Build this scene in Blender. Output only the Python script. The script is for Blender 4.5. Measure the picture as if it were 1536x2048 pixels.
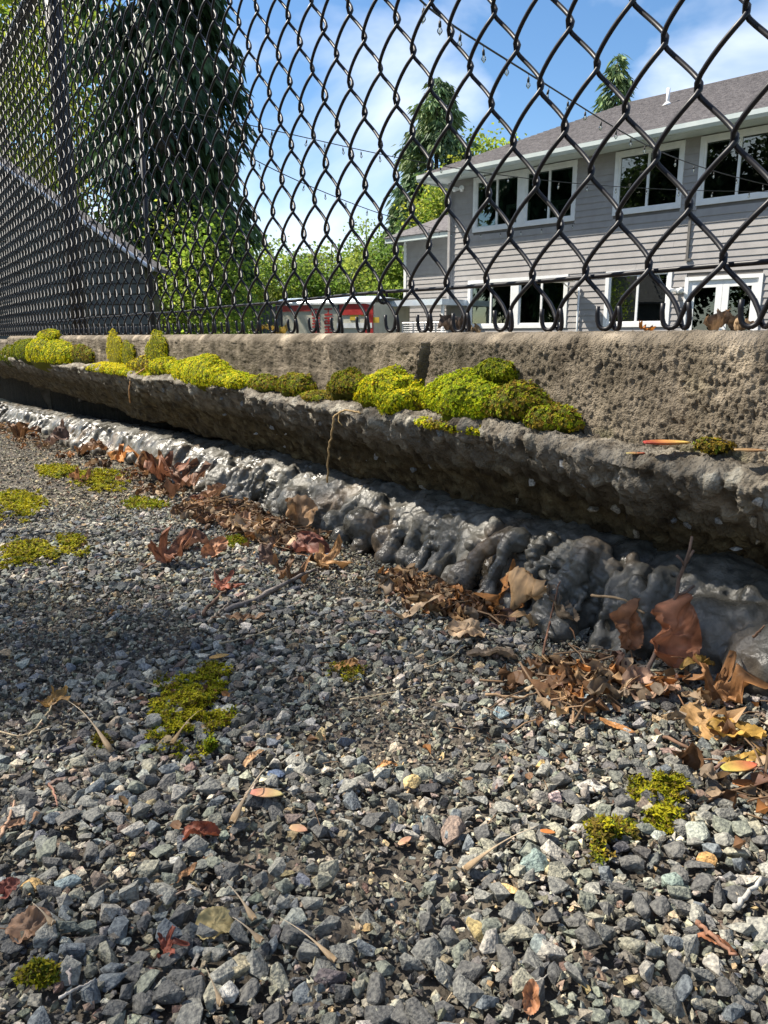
import bpy, bmesh, math, random
import numpy as np
from mathutils import Vector, Matrix

# ------------------------------------------------------------------ camera, sky, sun, exposure
for o in list(bpy.data.objects):
    bpy.data.objects.remove(o)
S = bpy.context.scene
COL = S.collection
FPX, HOR = 1540.0, 674.0                       # focal length and eye level in photo pixels
PITCH = math.atan((1024 - HOR) / FPX)
CT, ST = math.cos(PITCH), math.sin(PITCH)
AW = math.radians(33.06)                       # the wall runs away this far left of the lens axis
FWD = np.array([-math.cos(AW), math.sin(AW), 0.0])
RGT = np.array([math.sin(AW), math.cos(AW), 0.0])
cam = bpy.data.cameras.new('camera')
camo = bpy.data.objects.new('camera', cam)
COL.objects.link(camo)
S.camera = camo
cam.sensor_fit = 'VERTICAL'
cam.sensor_height = 36.0
cam.lens = 36.0 * FPX / 2048.0
cam.clip_start, cam.clip_end = 0.01, 3000
look = Vector(FWD * CT + np.array([0, 0, -ST]))
camo.rotation_euler = look.to_track_quat('-Z', 'Y').to_euler()
camo.location = (0, 0, 0)

SUNV = Vector((-1.13, -0.947, 1.75)).normalized()
W = bpy.data.worlds.new('World')
S.world = W
W.use_nodes = True
nt = W.node_tree
nt.nodes.clear()
sky = nt.nodes.new('ShaderNodeTexSky')
sky.sky_type = 'NISHITA'
sky.sun_disc = False
sky.sun_elevation = math.asin(SUNV.z)
sky.sun_rotation = math.atan2(SUNV.x, SUNV.y)
sky.air_density, sky.dust_density, sky.ozone_density = 1.0, 0.35, 2.0
bg = nt.nodes.new('ShaderNodeBackground')
bg.inputs['Strength'].default_value = 0.085
tc = nt.nodes.new('ShaderNodeTexCoord')
mp = nt.nodes.new('ShaderNodeMapping')
mp.inputs['Scale'].default_value = (1.0, 1.0, 2.2)
mp.inputs['Location'].default_value = (0.35, 0.1, 0.2)
cn = nt.nodes.new('ShaderNodeTexNoise')
cn.inputs['Scale'].default_value = 2.3
cn.inputs['Detail'].default_value = 6
cn.inputs['Roughness'].default_value = 0.5
cn.inputs['Distortion'].default_value = 0.4
rp = nt.nodes.new('ShaderNodeValToRGB')
rp.color_ramp.elements[0].position = 0.46
rp.color_ramp.elements[1].position = 0.69
mx = nt.nodes.new('ShaderNodeMix')
mx.data_type = 'RGBA'
mx.inputs[7].default_value = (7.5, 7.9, 8.6, 1)
hs = nt.nodes.new('ShaderNodeHueSaturation')
hs.inputs['Saturation'].default_value = 1.2
wo = nt.nodes.new('ShaderNodeOutputWorld')
L = nt.links.new
L(tc.outputs['Generated'], mp.inputs['Vector'])
L(mp.outputs['Vector'], cn.inputs['Vector'])
L(cn.outputs['Fac'], rp.inputs['Fac'])
L(rp.outputs['Color'], mx.inputs[0])
L(sky.outputs['Color'], hs.inputs['Color'])
L(hs.outputs['Color'], mx.inputs[6])
L(mx.outputs[2], bg.inputs['Color'])
L(bg.outputs['Background'], wo.inputs['Surface'])

sun = bpy.data.lights.new('sun', 'SUN')
sun.energy = 5.0
sun.angle = math.radians(0.53)
sun.color = (1.0, 0.925, 0.80)
suno = bpy.data.objects.new('sun', sun)
COL.objects.link(suno)
suno.rotation_euler = SUNV.to_track_quat('Z', 'Y').to_euler()
suno.location = (-20, -18, 30)
S.view_settings.view_transform = 'Standard'
S.view_settings.look = 'None'
S.view_settings.gamma = 1.0
S.view_settings.exposure = 1.1
S.view_settings.use_curve_mapping = False
S.render.engine = 'CYCLES'
S.cycles.use_denoising = True
S.cycles.max_bounces = 6
S.cycles.transparent_max_bounces = 16

rng = np.random.default_rng(7)
random.seed(7)

# ------------------------------------------------------------------ helpers
def ray(px, py):
    r, u = px - 768.0, 1024.0 - py
    return (FPX * CT + u * ST) * FWD + r * RGT + np.array([0, 0, u * CT - FPX * ST])

def on_y(px, py, y):
    d = ray(px, py)
    return d * (y / d[1])

def _hash(ix, iy, iz, seed):
    n = (ix.astype(np.int64) * 374761393 + iy.astype(np.int64) * 668265263 + iz.astype(np.int64) * 2147483647 + seed * 1274126177) & 0xffffffff
    n = ((n ^ (n >> 13)) * 1274126177) & 0xffffffff
    n = ((n ^ (n >> 15)) * 2246822519) & 0xffffffff
    return ((n ^ (n >> 16)) & 0xffffff) / float(0xffffff)

def vnoise(P, scale, seed=0):
    Q = P * scale
    I = np.floor(Q)
    f = Q - I
    f = f * f * (3 - 2 * f)
    I = I.astype(np.int64)
    out = 0
    for dx in (0, 1):
        for dy in (0, 1):
            for dz in (0, 1):
                w = (f[:, 0] if dx else 1 - f[:, 0]) * (f[:, 1] if dy else 1 - f[:, 1]) * (f[:, 2] if dz else 1 - f[:, 2])
                out = out + w * _hash(I[:, 0] + dx, I[:, 1] + dy, I[:, 2] + dz, seed)
    return out * 2 - 1

def fbm(P, scale, octv=4, seed=0, gain=0.5):
    a, s, out = 1.0, scale, 0
    for i in range(octv):
        out = out + a * vnoise(P, s, seed + i * 17)
        a *= gain
        s *= 2.07
    return out

def worley(P, scale, seed=0):
    Q = P * scale
    I = np.floor(Q).astype(np.int64)
    d1 = np.full(len(P), 9.0)
    cid = np.zeros(len(P))
    for dx in (-1, 0, 1):
        for dy in (-1, 0, 1):
            for dz in (-1, 0, 1):
                J = I + np.array([dx, dy, dz])
                c = J + np.stack([_hash(J[:, 0], J[:, 1], J[:, 2], seed + k) for k in (1, 2, 3)], 1)
                d = np.linalg.norm(Q - c, axis=1)
                m = d < d1
                d1 = np.where(m, d, d1)
                cid = np.where(m, _hash(J[:, 0], J[:, 1], J[:, 2], seed + 9), cid)
    return d1, cid

def make_mesh(name, V, Q=None, T=None, col=None, mat=None, smooth=True, parent=None, link=True):
    me = bpy.data.meshes.new(name)
    V = np.asarray(V, dtype=np.float32)
    me.vertices.add(len(V))
    me.vertices.foreach_set('co', V.ravel())
    nq = 0 if Q is None else len(Q)
    ntri = 0 if T is None else len(T)
    loops, starts = [], []
    if nq:
        loops.append(np.asarray(Q, dtype=np.int32).ravel())
        starts.append(np.arange(nq, dtype=np.int32) * 4)
    if ntri:
        loops.append(np.asarray(T, dtype=np.int32).ravel())
        starts.append(nq * 4 + np.arange(ntri, dtype=np.int32) * 3)
    loops = np.concatenate(loops)
    starts = np.concatenate(starts)
    me.loops.add(len(loops))
    me.loops.foreach_set('vertex_index', loops)
    me.polygons.add(len(starts))
    me.polygons.foreach_set('loop_start', starts)
    me.polygons.foreach_set('use_smooth', np.full(len(starts), smooth, dtype=bool))
    me.update(calc_edges=True)
    if col is not None:
        a = me.color_attributes.new('Col', 'FLOAT_COLOR', 'POINT')
        c = np.ones((len(V), 4), dtype=np.float32)
        c[:, :3] = col
        a.data.foreach_set('color', c.ravel())
    if mat is not None:
        me.materials.append(mat)
    if not link:
        return me
    return add_obj(name, me, parent)

def add_obj(name, me, parent=None):
    o = bpy.data.objects.new(name, me)
    COL.objects.link(o)
    if parent is not None:
        o.parent = parent
    return o

def tag(o, label=None, cat=None, group=None, kind=None):
    if label:
        o['label'] = label
    if cat:
        o['category'] = cat
    if group:
        o['group'] = group
    if kind:
        o['kind'] = kind
    return o

def empty(name, loc=(0, 0, 0), rz=0.0):
    o = bpy.data.objects.new(name, None)
    COL.objects.link(o)
    o.location = loc
    o.rotation_euler = (0, 0, rz)
    o.empty_display_size = 0.05
    return o

class MB:
    """collects quads and triangles for one mesh"""
    def __init__(self):
        self.V, self.Q, self.T, self.C, self.n = [], [], [], [], 0
    def add(self, V, Q=None, T=None, col=None):
        V = np.asarray(V, float)
        if Q is not None and len(Q):
            self.Q.append(np.asarray(Q) + self.n)
        if T is not None and len(T):
            self.T.append(np.asarray(T) + self.n)
        self.V.append(V)
        c = np.ones((len(V), 3)) * (np.array([1, 1, 1]) if col is None else np.asarray(col))
        self.C.append(c)
        self.n += len(V)
        return self
    def box(self, a, b, col=None):
        x0, y0, z0 = a
        x1, y1, z1 = b
        V = [(x0, y0, z0), (x1, y0, z0), (x1, y1, z0), (x0, y1, z0), (x0, y0, z1), (x1, y0, z1), (x1, y1, z1), (x0, y1, z1)]
        Q = [(0, 3, 2, 1), (4, 5, 6, 7), (0, 1, 5, 4), (1, 2, 6, 5), (2, 3, 7, 6), (3, 0, 4, 7)]
        return self.add(V, Q, col=col)
    def tube(self, pts, rad, sides=8, col=None, cap=True):
        V, Q, T = tube_np(pts, rad, sides, cap)
        return self.add(V, Q, T, col)
    def build(self, name, mat, parent=None, smooth=False, link=True, col=True):
        V = np.concatenate(self.V)
        Q = np.concatenate(self.Q) if self.Q else None
        T = np.concatenate(self.T) if self.T else None
        C = np.concatenate(self.C) if col else None
        return make_mesh(name, V, Q, T, C, mat, smooth, parent, link)

def tube_np(pts, rad, sides=8, cap=True):
    P = np.asarray(pts, float)
    n = len(P)
    R = np.ones(n) * rad if np.isscalar(rad) else np.asarray(rad, float)
    tg = np.gradient(P, axis=0)
    tg /= np.linalg.norm(tg, axis=1)[:, None] + 1e-12
    up = np.array([0, 0, 1.0]) if abs(tg[0][2]) < 0.9 else np.array([1.0, 0, 0])
    u = np.cross(tg[0], up)
    u /= np.linalg.norm(u)
    V = []
    ang = np.linspace(0, 2 * math.pi, sides, endpoint=False)
    for i in range(n):
        u = u - tg[i] * np.dot(u, tg[i])
        u /= np.linalg.norm(u) + 1e-12
        v = np.cross(tg[i], u)
        V.append(P[i] + R[i] * (np.cos(ang)[:, None] * u + np.sin(ang)[:, None] * v))
    V = np.concatenate(V)
    i, j = np.meshgrid(np.arange(n - 1), np.arange(sides), indexing='ij')
    j2 = (j + 1) % sides
    Q = np.stack([i * sides + j, i * sides + j2, (i + 1) * sides + j2, (i + 1) * sides + j], -1).reshape(-1, 4)
    T = None
    if cap:
        V = np.concatenate([V, P[:1], P[-1:]])
        k = np.arange(sides)
        T = np.concatenate([np.stack([(k + 1) % sides, k, np.full(sides, n * sides)], 1),
                            np.stack([(n - 1) * sides + k, (n - 1) * sides + (k + 1) % sides, np.full(sides, n * sides + 1)], 1)])
    return V, Q, T

def grid_quads(nu, nv):
    i, j = np.meshgrid(np.arange(nu - 1), np.arange(nv - 1), indexing='ij')
    return np.stack([i * nv + j, (i + 1) * nv + j, (i + 1) * nv + j + 1, i * nv + j + 1], -1).reshape(-1, 4)

def rot_np(ax, ang):
    return np.array(Matrix.Rotation(ang, 3, Vector(ax)))

# ------------------------------------------------------------------ materials
def new_mat(name):
    m = bpy.data.materials.new(name)
    m.use_nodes = True
    n = m.node_tree
    p = n.nodes['Principled BSDF']
    return m, n, p

def mat(name, c1, c2=None, rough=0.7, scale=8.0, bump=0.0, bscale=None, attr=False, metal=0.0, spec=0.5, detail=5, lo=0.35, hi=0.65,
        trans=0.0, coat=0.0, bdist=0.01, rough2=None):
    """principled with a noise between two colours; attr multiplies in each piece's own colour"""
    m, n, p = new_mat(name)
    p.inputs['Roughness'].default_value = rough
    p.inputs['Metallic'].default_value = metal
    p.inputs['Specular IOR Level'].default_value = spec
    p.inputs['Coat Weight'].default_value = coat
    p.inputs['Coat Roughness'].default_value = 0.08
    tcn = n.nodes.new('ShaderNodeTexCoord')
    nz = n.nodes.new('ShaderNodeTexNoise')
    nz.inputs['Scale'].default_value = scale
    nz.inputs['Detail'].default_value = detail
    n.links.new(tcn.outputs['Object'], nz.inputs['Vector'])
    cr = n.nodes.new('ShaderNodeValToRGB')
    cr.color_ramp.elements[0].position = lo
    cr.color_ramp.elements[1].position = hi
    cr.color_ramp.elements[0].color = (*c1, 1)
    cr.color_ramp.elements[1].color = (*(c2 or c1), 1)
    n.links.new(nz.outputs['Fac'], cr.inputs['Fac'])
    out = cr.outputs['Color']
    if attr:
        at = n.nodes.new('ShaderNodeAttribute')
        at.attribute_name = 'Col'
        mu = n.nodes.new('ShaderNodeMix')
        mu.data_type = 'RGBA'
        mu.blend_type = 'MULTIPLY'
        mu.inputs[0].default_value = 1.0
        n.links.new(out, mu.inputs[6])
        n.links.new(at.outputs['Color'], mu.inputs[7])
        out = mu.outputs[2]
    n.links.new(out, p.inputs['Base Color'])
    if rough2 is not None:
        mr = n.nodes.new('ShaderNodeMapRange')
        mr.inputs[1].default_value, mr.inputs[2].default_value = 0.35, 0.65
        mr.inputs[3].default_value, mr.inputs[4].default_value = rough, rough2
        n.links.new(nz.outputs['Fac'], mr.inputs[0])
        n.links.new(mr.outputs[0], p.inputs['Roughness'])
    if bump:
        b = n.nodes.new('ShaderNodeBump')
        b.inputs['Strength'].default_value = bump
        b.inputs['Distance'].default_value = bdist
        if bscale:
            nb = n.nodes.new('ShaderNodeTexNoise')
            nb.inputs['Scale'].default_value = bscale
            nb.inputs['Detail'].default_value = 6
            n.links.new(tcn.outputs['Object'], nb.inputs['Vector'])
            n.links.new(nb.outputs['Fac'], b.inputs['Height'])
        else:
            n.links.new(nz.outputs['Fac'], b.inputs['Height'])
        n.links.new(b.outputs['Normal'], p.inputs['Normal'])
    if trans > 0:
        tr = n.nodes.new('ShaderNodeBsdfTranslucent')
        n.links.new(out, tr.inputs['Color'])
        ms = n.nodes.new('ShaderNodeMixShader')
        ms.inputs[0].default_value = trans
        o = [k for k in n.nodes if k.type == 'OUTPUT_MATERIAL'][0]
        n.links.new(p.outputs[0], ms.inputs[1])
        n.links.new(tr.outputs[0], ms.inputs[2])
        n.links.new(ms.outputs[0], o.inputs['Surface'])
    return m

M = {}
M['stone'] = mat('stone', (0.58, 0.58, 0.60), (1.5, 1.46, 1.38), 0.78, 700, 0.9, 900, attr=True, detail=6, bdist=0.0012, spec=0.3)
for nd in list(M['stone'].node_tree.nodes):        # grain by place, so that scaled copies keep the same grain size
    if nd.type == 'TEX_NOISE':
        M['stone'].node_tree.links.new(M['stone'].node_tree.nodes.get('Geometry', None).outputs['Position'] if M['stone'].node_tree.nodes.get('Geometry', None) else M['stone'].node_tree.nodes.new('ShaderNodeNewGeometry').outputs['Position'], nd.inputs['Vector'])
M['soil'] = mat('soil', (0.038, 0.031, 0.024), (0.115, 0.097, 0.075), 0.95, 60, 0.8, 300, bdist=0.004)
M['stem'] = mat('stem_concrete', (0.095, 0.076, 0.052), (0.23, 0.19, 0.14), 0.92, 42, 1.0, 700, attr=True, detail=9, bdist=0.003, spec=0.25)
M['footing'] = mat('footing_concrete', (0.085, 0.068, 0.048), (0.285, 0.252, 0.20), 0.92, 60, 1.0, 420, attr=True, detail=8, bdist=0.004, spec=0.25)
M['mortar'] = mat('wet_mortar', (0.06, 0.057, 0.048), (0.132, 0.125, 0.107), 0.2, 34, 0.5, 260, attr=True, detail=7, bdist=0.0025, spec=0.42, rough2=0.55)
M['moss'] = mat('moss', (0.85, 0.85, 0.85), (1.15, 1.12, 1.0), 0.8, 60, attr=True, trans=0.3, spec=0.2)
M['leaf'] = mat('dry_leaf', (0.75, 0.72, 0.7), (1.2, 1.15, 1.1), 0.62, 90, 0.4, 260, attr=True, trans=0.22, bdist=0.001, spec=0.35)
M['twig'] = mat('twig_bark', (0.6, 0.6, 0.6), (1.2, 1.2, 1.2), 0.85, 150, 0.6, 400, attr=True, bdist=0.001)
M['wire'] = mat('black_vinyl', (0.006, 0.006, 0.009), (0.010, 0.010, 0.014), 0.44, 40, 0.1, 300, spec=0.32, bdist=0.0005)
M['siding'] = mat('siding_paint', (0.292, 0.276, 0.268), (0.342, 0.324, 0.315), 0.62, 3.5, 0.15, 40, bdist=0.004)
M['sheath'] = mat('sheathing', (0.12, 0.11, 0.10), (0.15, 0.14, 0.13), 0.8, 5)
M['white'] = mat('white_trim', (0.74, 0.75, 0.75), (0.82, 0.82, 0.81), 0.45, 6)
M['gutter'] = mat('gutter_paint', (0.50, 0.56, 0.55), (0.58, 0.63, 0.61), 0.4, 3)
M['shingle'] = mat('roof_shingles', (0.075, 0.068, 0.072), (0.15, 0.138, 0.14), 0.9, 9, 0.5, 26, bdist=0.03)
M['room'] = mat('room_wall', (0.10, 0.105, 0.10), (0.13, 0.135, 0.13), 0.8, 3)
M['metal'] = mat('galvanised', (0.5, 0.5, 0.52), (0.62, 0.62, 0.64), 0.35, 12, metal=0.9)
M['bark'] = mat('bark', (0.05, 0.042, 0.035), (0.14, 0.12, 0.10), 0.9, 14, 0.7, bdist=0.03)
M['foliage'] = mat('foliage', (0.8, 0.8, 0.8), (1.2, 1.2, 1.1), 0.55, 2, attr=True, trans=0.55, spec=0.35)
M['needles'] = mat('needles', (0.8, 0.8, 0.8), (1.2, 1.2, 1.1), 0.6, 2, attr=True, trans=0.22, spec=0.3)
M['land'] = mat('land', (0.05, 0.055, 0.035), (0.12, 0.12, 0.08), 0.95, 2.5, 0.5, 30, bdist=0.02)
M['red'] = mat('red_paint', (0.42, 0.03, 0.03), (0.5, 0.05, 0.045), 0.4, 4)
M['cream'] = mat('cream_panel', (0.52, 0.50, 0.40), (0.62, 0.59, 0.48), 0.5, 5)
M['dark'] = mat('dark_metal', (0.03, 0.03, 0.033), (0.05, 0.05, 0.055), 0.45, 6)
M['bluewhite'] = mat('canopy_roof', (0.62, 0.70, 0.80), (0.72, 0.78, 0.85), 0.25, 5, metal=0.3)
M['yellow'] = mat('yellow_print', (0.6, 0.42, 0.05), (0.65, 0.46, 0.06), 0.5, 5)
M['tan'] = mat('tan_door', (0.30, 0.12, 0.05), (0.36, 0.16, 0.07), 0.6, 5)
M['cord'] = mat('cord', (0.012, 0.014, 0.013), (0.02, 0.022, 0.02), 0.6, 5)
M['shed'] = mat('shed_siding', (0.06, 0.068, 0.066), (0.10, 0.11, 0.105), 0.6, 4, 0.2, bdist=0.01)

def glass(name, tint, refl=0.0):
    m, n, p = new_mat(name)
    n.nodes.remove(p)
    o = [k for k in n.nodes if k.type == 'OUTPUT_MATERIAL'][0]
    t = n.nodes.new('ShaderNodeBsdfTransparent')
    t.inputs['Color'].default_value = (*tint, 1)
    g = n.nodes.new('ShaderNodeBsdfGlossy')
    g.inputs['Roughness'].default_value = 0.0
    g.inputs['Color'].default_value = (0.9, 0.95, 0.92, 1)
    fr = n.nodes.new('ShaderNodeFresnel')
    fr.inputs['IOR'].default_value = 1.5
    ad = n.nodes.new('ShaderNodeMath')
    ad.operation = 'ADD'
    ad.use_clamp = True
    ad.inputs[1].default_value = refl
    ms = n.nodes.new('ShaderNodeMixShader')
    n.links.new(fr.outputs[0], ad.inputs[0])
    n.links.new(ad.outputs[0], ms.inputs[0])
    n.links.new(t.outputs[0], ms.inputs[1])
    n.links.new(g.outputs[0], ms.inputs[2])
    n.links.new(ms.outputs[0], o.inputs['Surface'])
    return m
M['pane'] = glass('window_glass', (0.55, 0.6, 0.57), 0.07)
M['bulb'] = glass('bulb_glass', (0.92, 0.92, 0.9), 0.12)

# ------------------------------------------------------------------ ground
GX = np.array([-40, -6, -3.5, -1.6, -0.54, -0.2, 0.5, 3, 20])
GZ = np.array([-1.2, -0.46, -0.352, -0.265, -0.229, -0.208, -0.19, -0.15, -0.1])
def ground_z(x, y):
    x, y = np.atleast_1d(np.asarray(x, float)), np.atleast_1d(np.asarray(y, float))
    P = np.stack([x, y, np.zeros_like(x)], 1)
    z = np.interp(x, GX, GZ)
    z = z + 0.010 * vnoise(P, 3.3, 3) + 0.005 * vnoise(P, 9.0, 5) + 0.0018 * vnoise(P, 45, 8)
    z = z + np.clip((0.40 - y), 0, 0.6) * 0.02
    return z
def on_ground(px, py):
    d = ray(px, py)
    t = 0.1 / abs(d[2])
    for _ in range(40):
        p = d * t
        t = float(ground_z(p[0], p[1])[0]) / d[2]
    return d * t

# far land: one sheet to the horizon, lower than the gravel bed; dips behind the wall to the yard
def land_z(x, y):
    zf = np.interp(x, GX, GZ) - 0.05
    zy = -0.30 - np.clip(y - 0.6, 0, 12) * 0.05
    t = np.clip((y - 0.50) / 0.14, 0, 1)
    z = zf * (1 - t) + zy * t
    far = np.clip((np.hypot(x, y) - 30) / 60, 0, 1)
    return z * (1 - far) + -0.95 * far
lx = np.concatenate([-np.geomspace(1500, 6, 26), np.linspace(-5.5, 3, 30), np.geomspace(3.5, 1500, 26)])
ly = np.concatenate([-np.geomspace(1500, 2, 24), np.linspace(-1.5, 0.45, 8), [0.5, 0.55, 0.6, 0.64, 0.7], np.geomspace(0.9, 1500, 30)])
X, Y = np.meshgrid(lx, ly, indexing='ij')
V = np.stack([X.ravel(), Y.ravel(), land_z(X.ravel(), Y.ravel())], 1)
land = make_mesh('yard_ground', V, grid_quads(len(lx), len(ly)), mat=M['land'])
tag(land, 'grassy yard and far ground beyond the fence', kind='structure')

# gravel bed: soil sheet under the stones
gx = np.concatenate([np.linspace(-7, -1.6, 120), np.linspace(-1.58, 0.5, 330), np.linspace(0.53, 3, 60)])
gy = np.concatenate([np.linspace(-3, -0.4, 40), np.linspace(-0.38, 0.56, 190)])
X, Y = np.meshgrid(gx, gy, indexing='ij')
P = np.stack([X.ravel(), Y.ravel(), np.zeros(X.size)], 1)
Z = ground_z(P[:, 0], P[:, 1]) - 0.004 + 0.0016 * fbm(P, 160, 2, 31)
edge = np.clip((np.abs(P[:, 0] + 2) - 4.6) / 0.4, 0, 1) + np.clip((-2.6 - P[:, 1]) / 0.4, 0, 1)
Z -= 0.2 * np.clip(edge, 0, 1)
V = np.stack([P[:, 0], P[:, 1], Z], 1)
bed = make_mesh('gravel_ground', V, grid_quads(len(gx), len(gy)), mat=M['soil'])
tag(bed, 'dark soil bed covered with crushed grey gravel', kind='structure')

# stone shapes: angular hulls
def hull(npts, seed, flat=0.6, elong=1.3):
    r = np.random.default_rng(seed)
    pts = r.normal(size=(npts, 3))
    pts /= np.linalg.norm(pts, axis=1)[:, None]
    pts *= r.uniform(0.8, 1.1, (npts, 1))
    pts *= np.array([elong, 1.0, flat]) * 0.5
    bm = bmesh.new()
    for p in pts:
        bm.verts.new(p)
    res = bmesh.ops.convex_hull(bm, input=bm.verts)
    junk = [v for v in bm.verts if not v.link_faces]
    bmesh.ops.delete(bm, geom=junk, context='VERTS')
    bmesh.ops.triangulate(bm, faces=bm.faces)
    bmesh.ops.recalc_face_normals(bm, faces=bm.faces)
    bm.verts.index_update()
    V = np.array([v.co for v in bm.verts])
    T = np.array([[v.index for v in f.verts] for f in bm.faces])
    bm.free()
    return V, T
HULLS = [hull(11 + (i % 5), 100 + i, rng.uniform(0.45, 0.85), rng.uniform(1.0, 1.5)) for i in range(36)]
SMALL = [hull(8 + (i % 2), 500 + i, rng.uniform(0.45, 0.9), rng.uniform(1.0, 1.6)) for i in range(24)]

PAL = np.array([[.080, .082, .082], [.110, .114, .112], [.15, .155, .15], [.205, .21, .20], [.13, .142, .125], [.185, .195, .17],
                [.29, .285, .265], [.095, .108, .13], [.135, .155, .165], [.30, .24, .15], [.33, .31, .26], [.14, .10, .09], [.20, .17, .15], [.055, .058, .066]])
PW = np.array([9, 14, 15, 12, 9, 9, 6, 5, 4, 2.6, 4, 2.2, 5, 8])
PW = PW / PW.sum()
def stone_cols(n, r):
    c = PAL[r.choice(len(PAL), n, p=PW)]
    return c * np.array([1.14, 1.10, 1.02]) * r.uniform(0.6, 1.5, (n, 1)) * r.uniform(0.95, 1.05, (n, 3))

def rand_rots(n, r, tilt):
    """mostly flat-lying random rotations"""
    a = r.uniform(0, 2 * math.pi, n)
    b = r.normal(0, tilt, n)
    c = r.normal(0, tilt, n)
    ca, sa, cb, sb, cc, sc = np.cos(a), np.sin(a), np.cos(b), np.sin(b), np.cos(c), np.sin(c)
    Rz = np.zeros((n, 3, 3)); Rz[:, 0, 0] = ca; Rz[:, 0, 1] = -sa; Rz[:, 1, 0] = sa; Rz[:, 1, 1] = ca; Rz[:, 2, 2] = 1
    Rx = np.zeros((n, 3, 3)); Rx[:, 0, 0] = 1; Rx[:, 1, 1] = cb; Rx[:, 1, 2] = -sb; Rx[:, 2, 1] = sb; Rx[:, 2, 2] = cb
    Ry = np.zeros((n, 3, 3)); Ry[:, 1, 1] = 1; Ry[:, 0, 0] = cc; Ry[:, 0, 2] = sc; Ry[:, 2, 0] = -sc; Ry[:, 2, 2] = cc
    return Rz @ Rx @ Ry

def dart(n, x0, x1, y0, y1, smin, smax, r, power=2.2, gap=0.62):
    """big stones first, rejecting overlaps"""
    u = r.uniform(size=n)
    s = smin + (smax - smin) * u ** power
    s = np.sort(s)[::-1]
    xy = np.stack([r.uniform(x0, x1, n), r.uniform(y0, y1, n)], 1)
    cell = smax
    g = {}
    keep = []
    for i in range(n):
        kx, ky = int(xy[i, 0] / cell), int(xy[i, 1] / cell)
        ok = True
        for ax in (-1, 0, 1):
            for ay in (-1, 0, 1):
                for j in g.get((kx + ax, ky + ay), ()):
                    rr = (s[i] + s[j]) * 0.5 * gap * 1.25
                    if (xy[i, 0] - xy[j, 0]) ** 2 + (xy[i, 1] - xy[j, 1]) ** 2 < rr * rr:
                        ok = False
                        break
                if not ok:
                    break
            if not ok:
                break
        if ok:
            keep.append(i)
            g.setdefault((kx, ky), []).append(i)
    return xy[keep], s[keep]

def stones_mesh(name, xy, s, z, r, parent, tilt=0.35, HULLS=HULLS, tint=(1, 1, 1)):
    n = len(s)
    R = rand_rots(n, r, tilt)
    cols = stone_cols(n, r) * np.array(tint)
    which = r.integers(0, len(HULLS), n)
    mb = MB()
    for k, (hv, ht) in enumerate(HULLS):
        idx = np.where(which == k)[0]
        if not len(idx):
            continue
        vv = np.einsum('nij,vj->nvi', R[idx], hv) * s[idx][:, None, None]
        vv += np.stack([xy[idx, 0], xy[idx, 1], z[idx]], 1)[:, None, :]
        tt = (ht[None] + (np.arange(len(idx)) * len(hv))[:, None, None]).reshape(-1, 3)
        mb.add(vv.reshape(-1, 3), None, tt, np.repeat(cols[idx], len(hv), 0))
    o = mb.build(name, M['stone'], parent, smooth=False)
    o['kind'] = 'stuff'
    return o

r1 = np.random.default_rng(11)
xy, s = dart(90000, -1.25, 0.32, -0.16, 0.44, 0.0026, 0.0094, r1, 2.5, 0.54)
# worn places where the fines and the brown soil show
pt = fbm(np.stack([xy[:, 0], xy[:, 1], np.zeros(len(s))], 1), 9, 3, 88)
keep = (pt < 0.28) | (s < 0.0036) | (r1.uniform(size=len(s)) < 0.22)
xy, s = xy[keep], s[keep]
z = ground_z(xy[:, 0], xy[:, 1]) + s * r1.uniform(0.10, 0.30, len(s))
d = np.hypot(xy[:, 0], xy[:, 1])
view = np.stack([xy[:, 0], xy[:, 1], z], 1)
fw = view @ FWD; rt = view @ RGT
zc_ = fw * CT - z * ST
uu = (fw * ST + z * CT) / np.maximum(zc_, 1e-3) * FPX
rr_ = rt / np.maximum(zc_, 1e-3) * FPX
vis = (zc_ > 0.05) & (np.abs(rr_) < 768) & (np.abs(uu) < 1024) & (xy[:, 1] < 0.385)
app = np.where(vis, s / np.maximum(zc_, 0.05), 0)
top = np.argsort(-app)[:300]
rest = np.ones(len(s), bool); rest[top] = False
rest &= ~((xy[:, 1] > 0.43))
stones_mesh('gravel', xy[rest], s[rest], z[rest], r1, bed)
# small chips filling the gaps
n = 100000
xs_, ys_ = r1.uniform(-1.25, 0.35, n), r1.uniform(-0.18, 0.43, n)
ss = 0.0014 + 0.0034 * r1.uniform(size=n) ** 1.5
stones_mesh('gravel_chips', np.stack([xs_, ys_], 1), ss, ground_z(xs_, ys_) + ss * 0.1 + r1.uniform(-0.0012, 0.0022, n), r1, bed, 0.7, SMALL, (1.0, .94, .84))
# further along
n = 40000
xs_ = -1.25 - 3.9 * r1.uniform(size=n) ** 1.5
ys_ = r1.uniform(-0.25, 0.43, n)
ss = 0.0026 + 0.0055 * r1.uniform(size=n) ** 2.2
stones_mesh('far_gravel', np.stack([xs_, ys_], 1), ss, ground_z(xs_, ys_) + ss * 0.12, r1, bed, 0.4, SMALL, (1.12, 1.02, .86))

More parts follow.
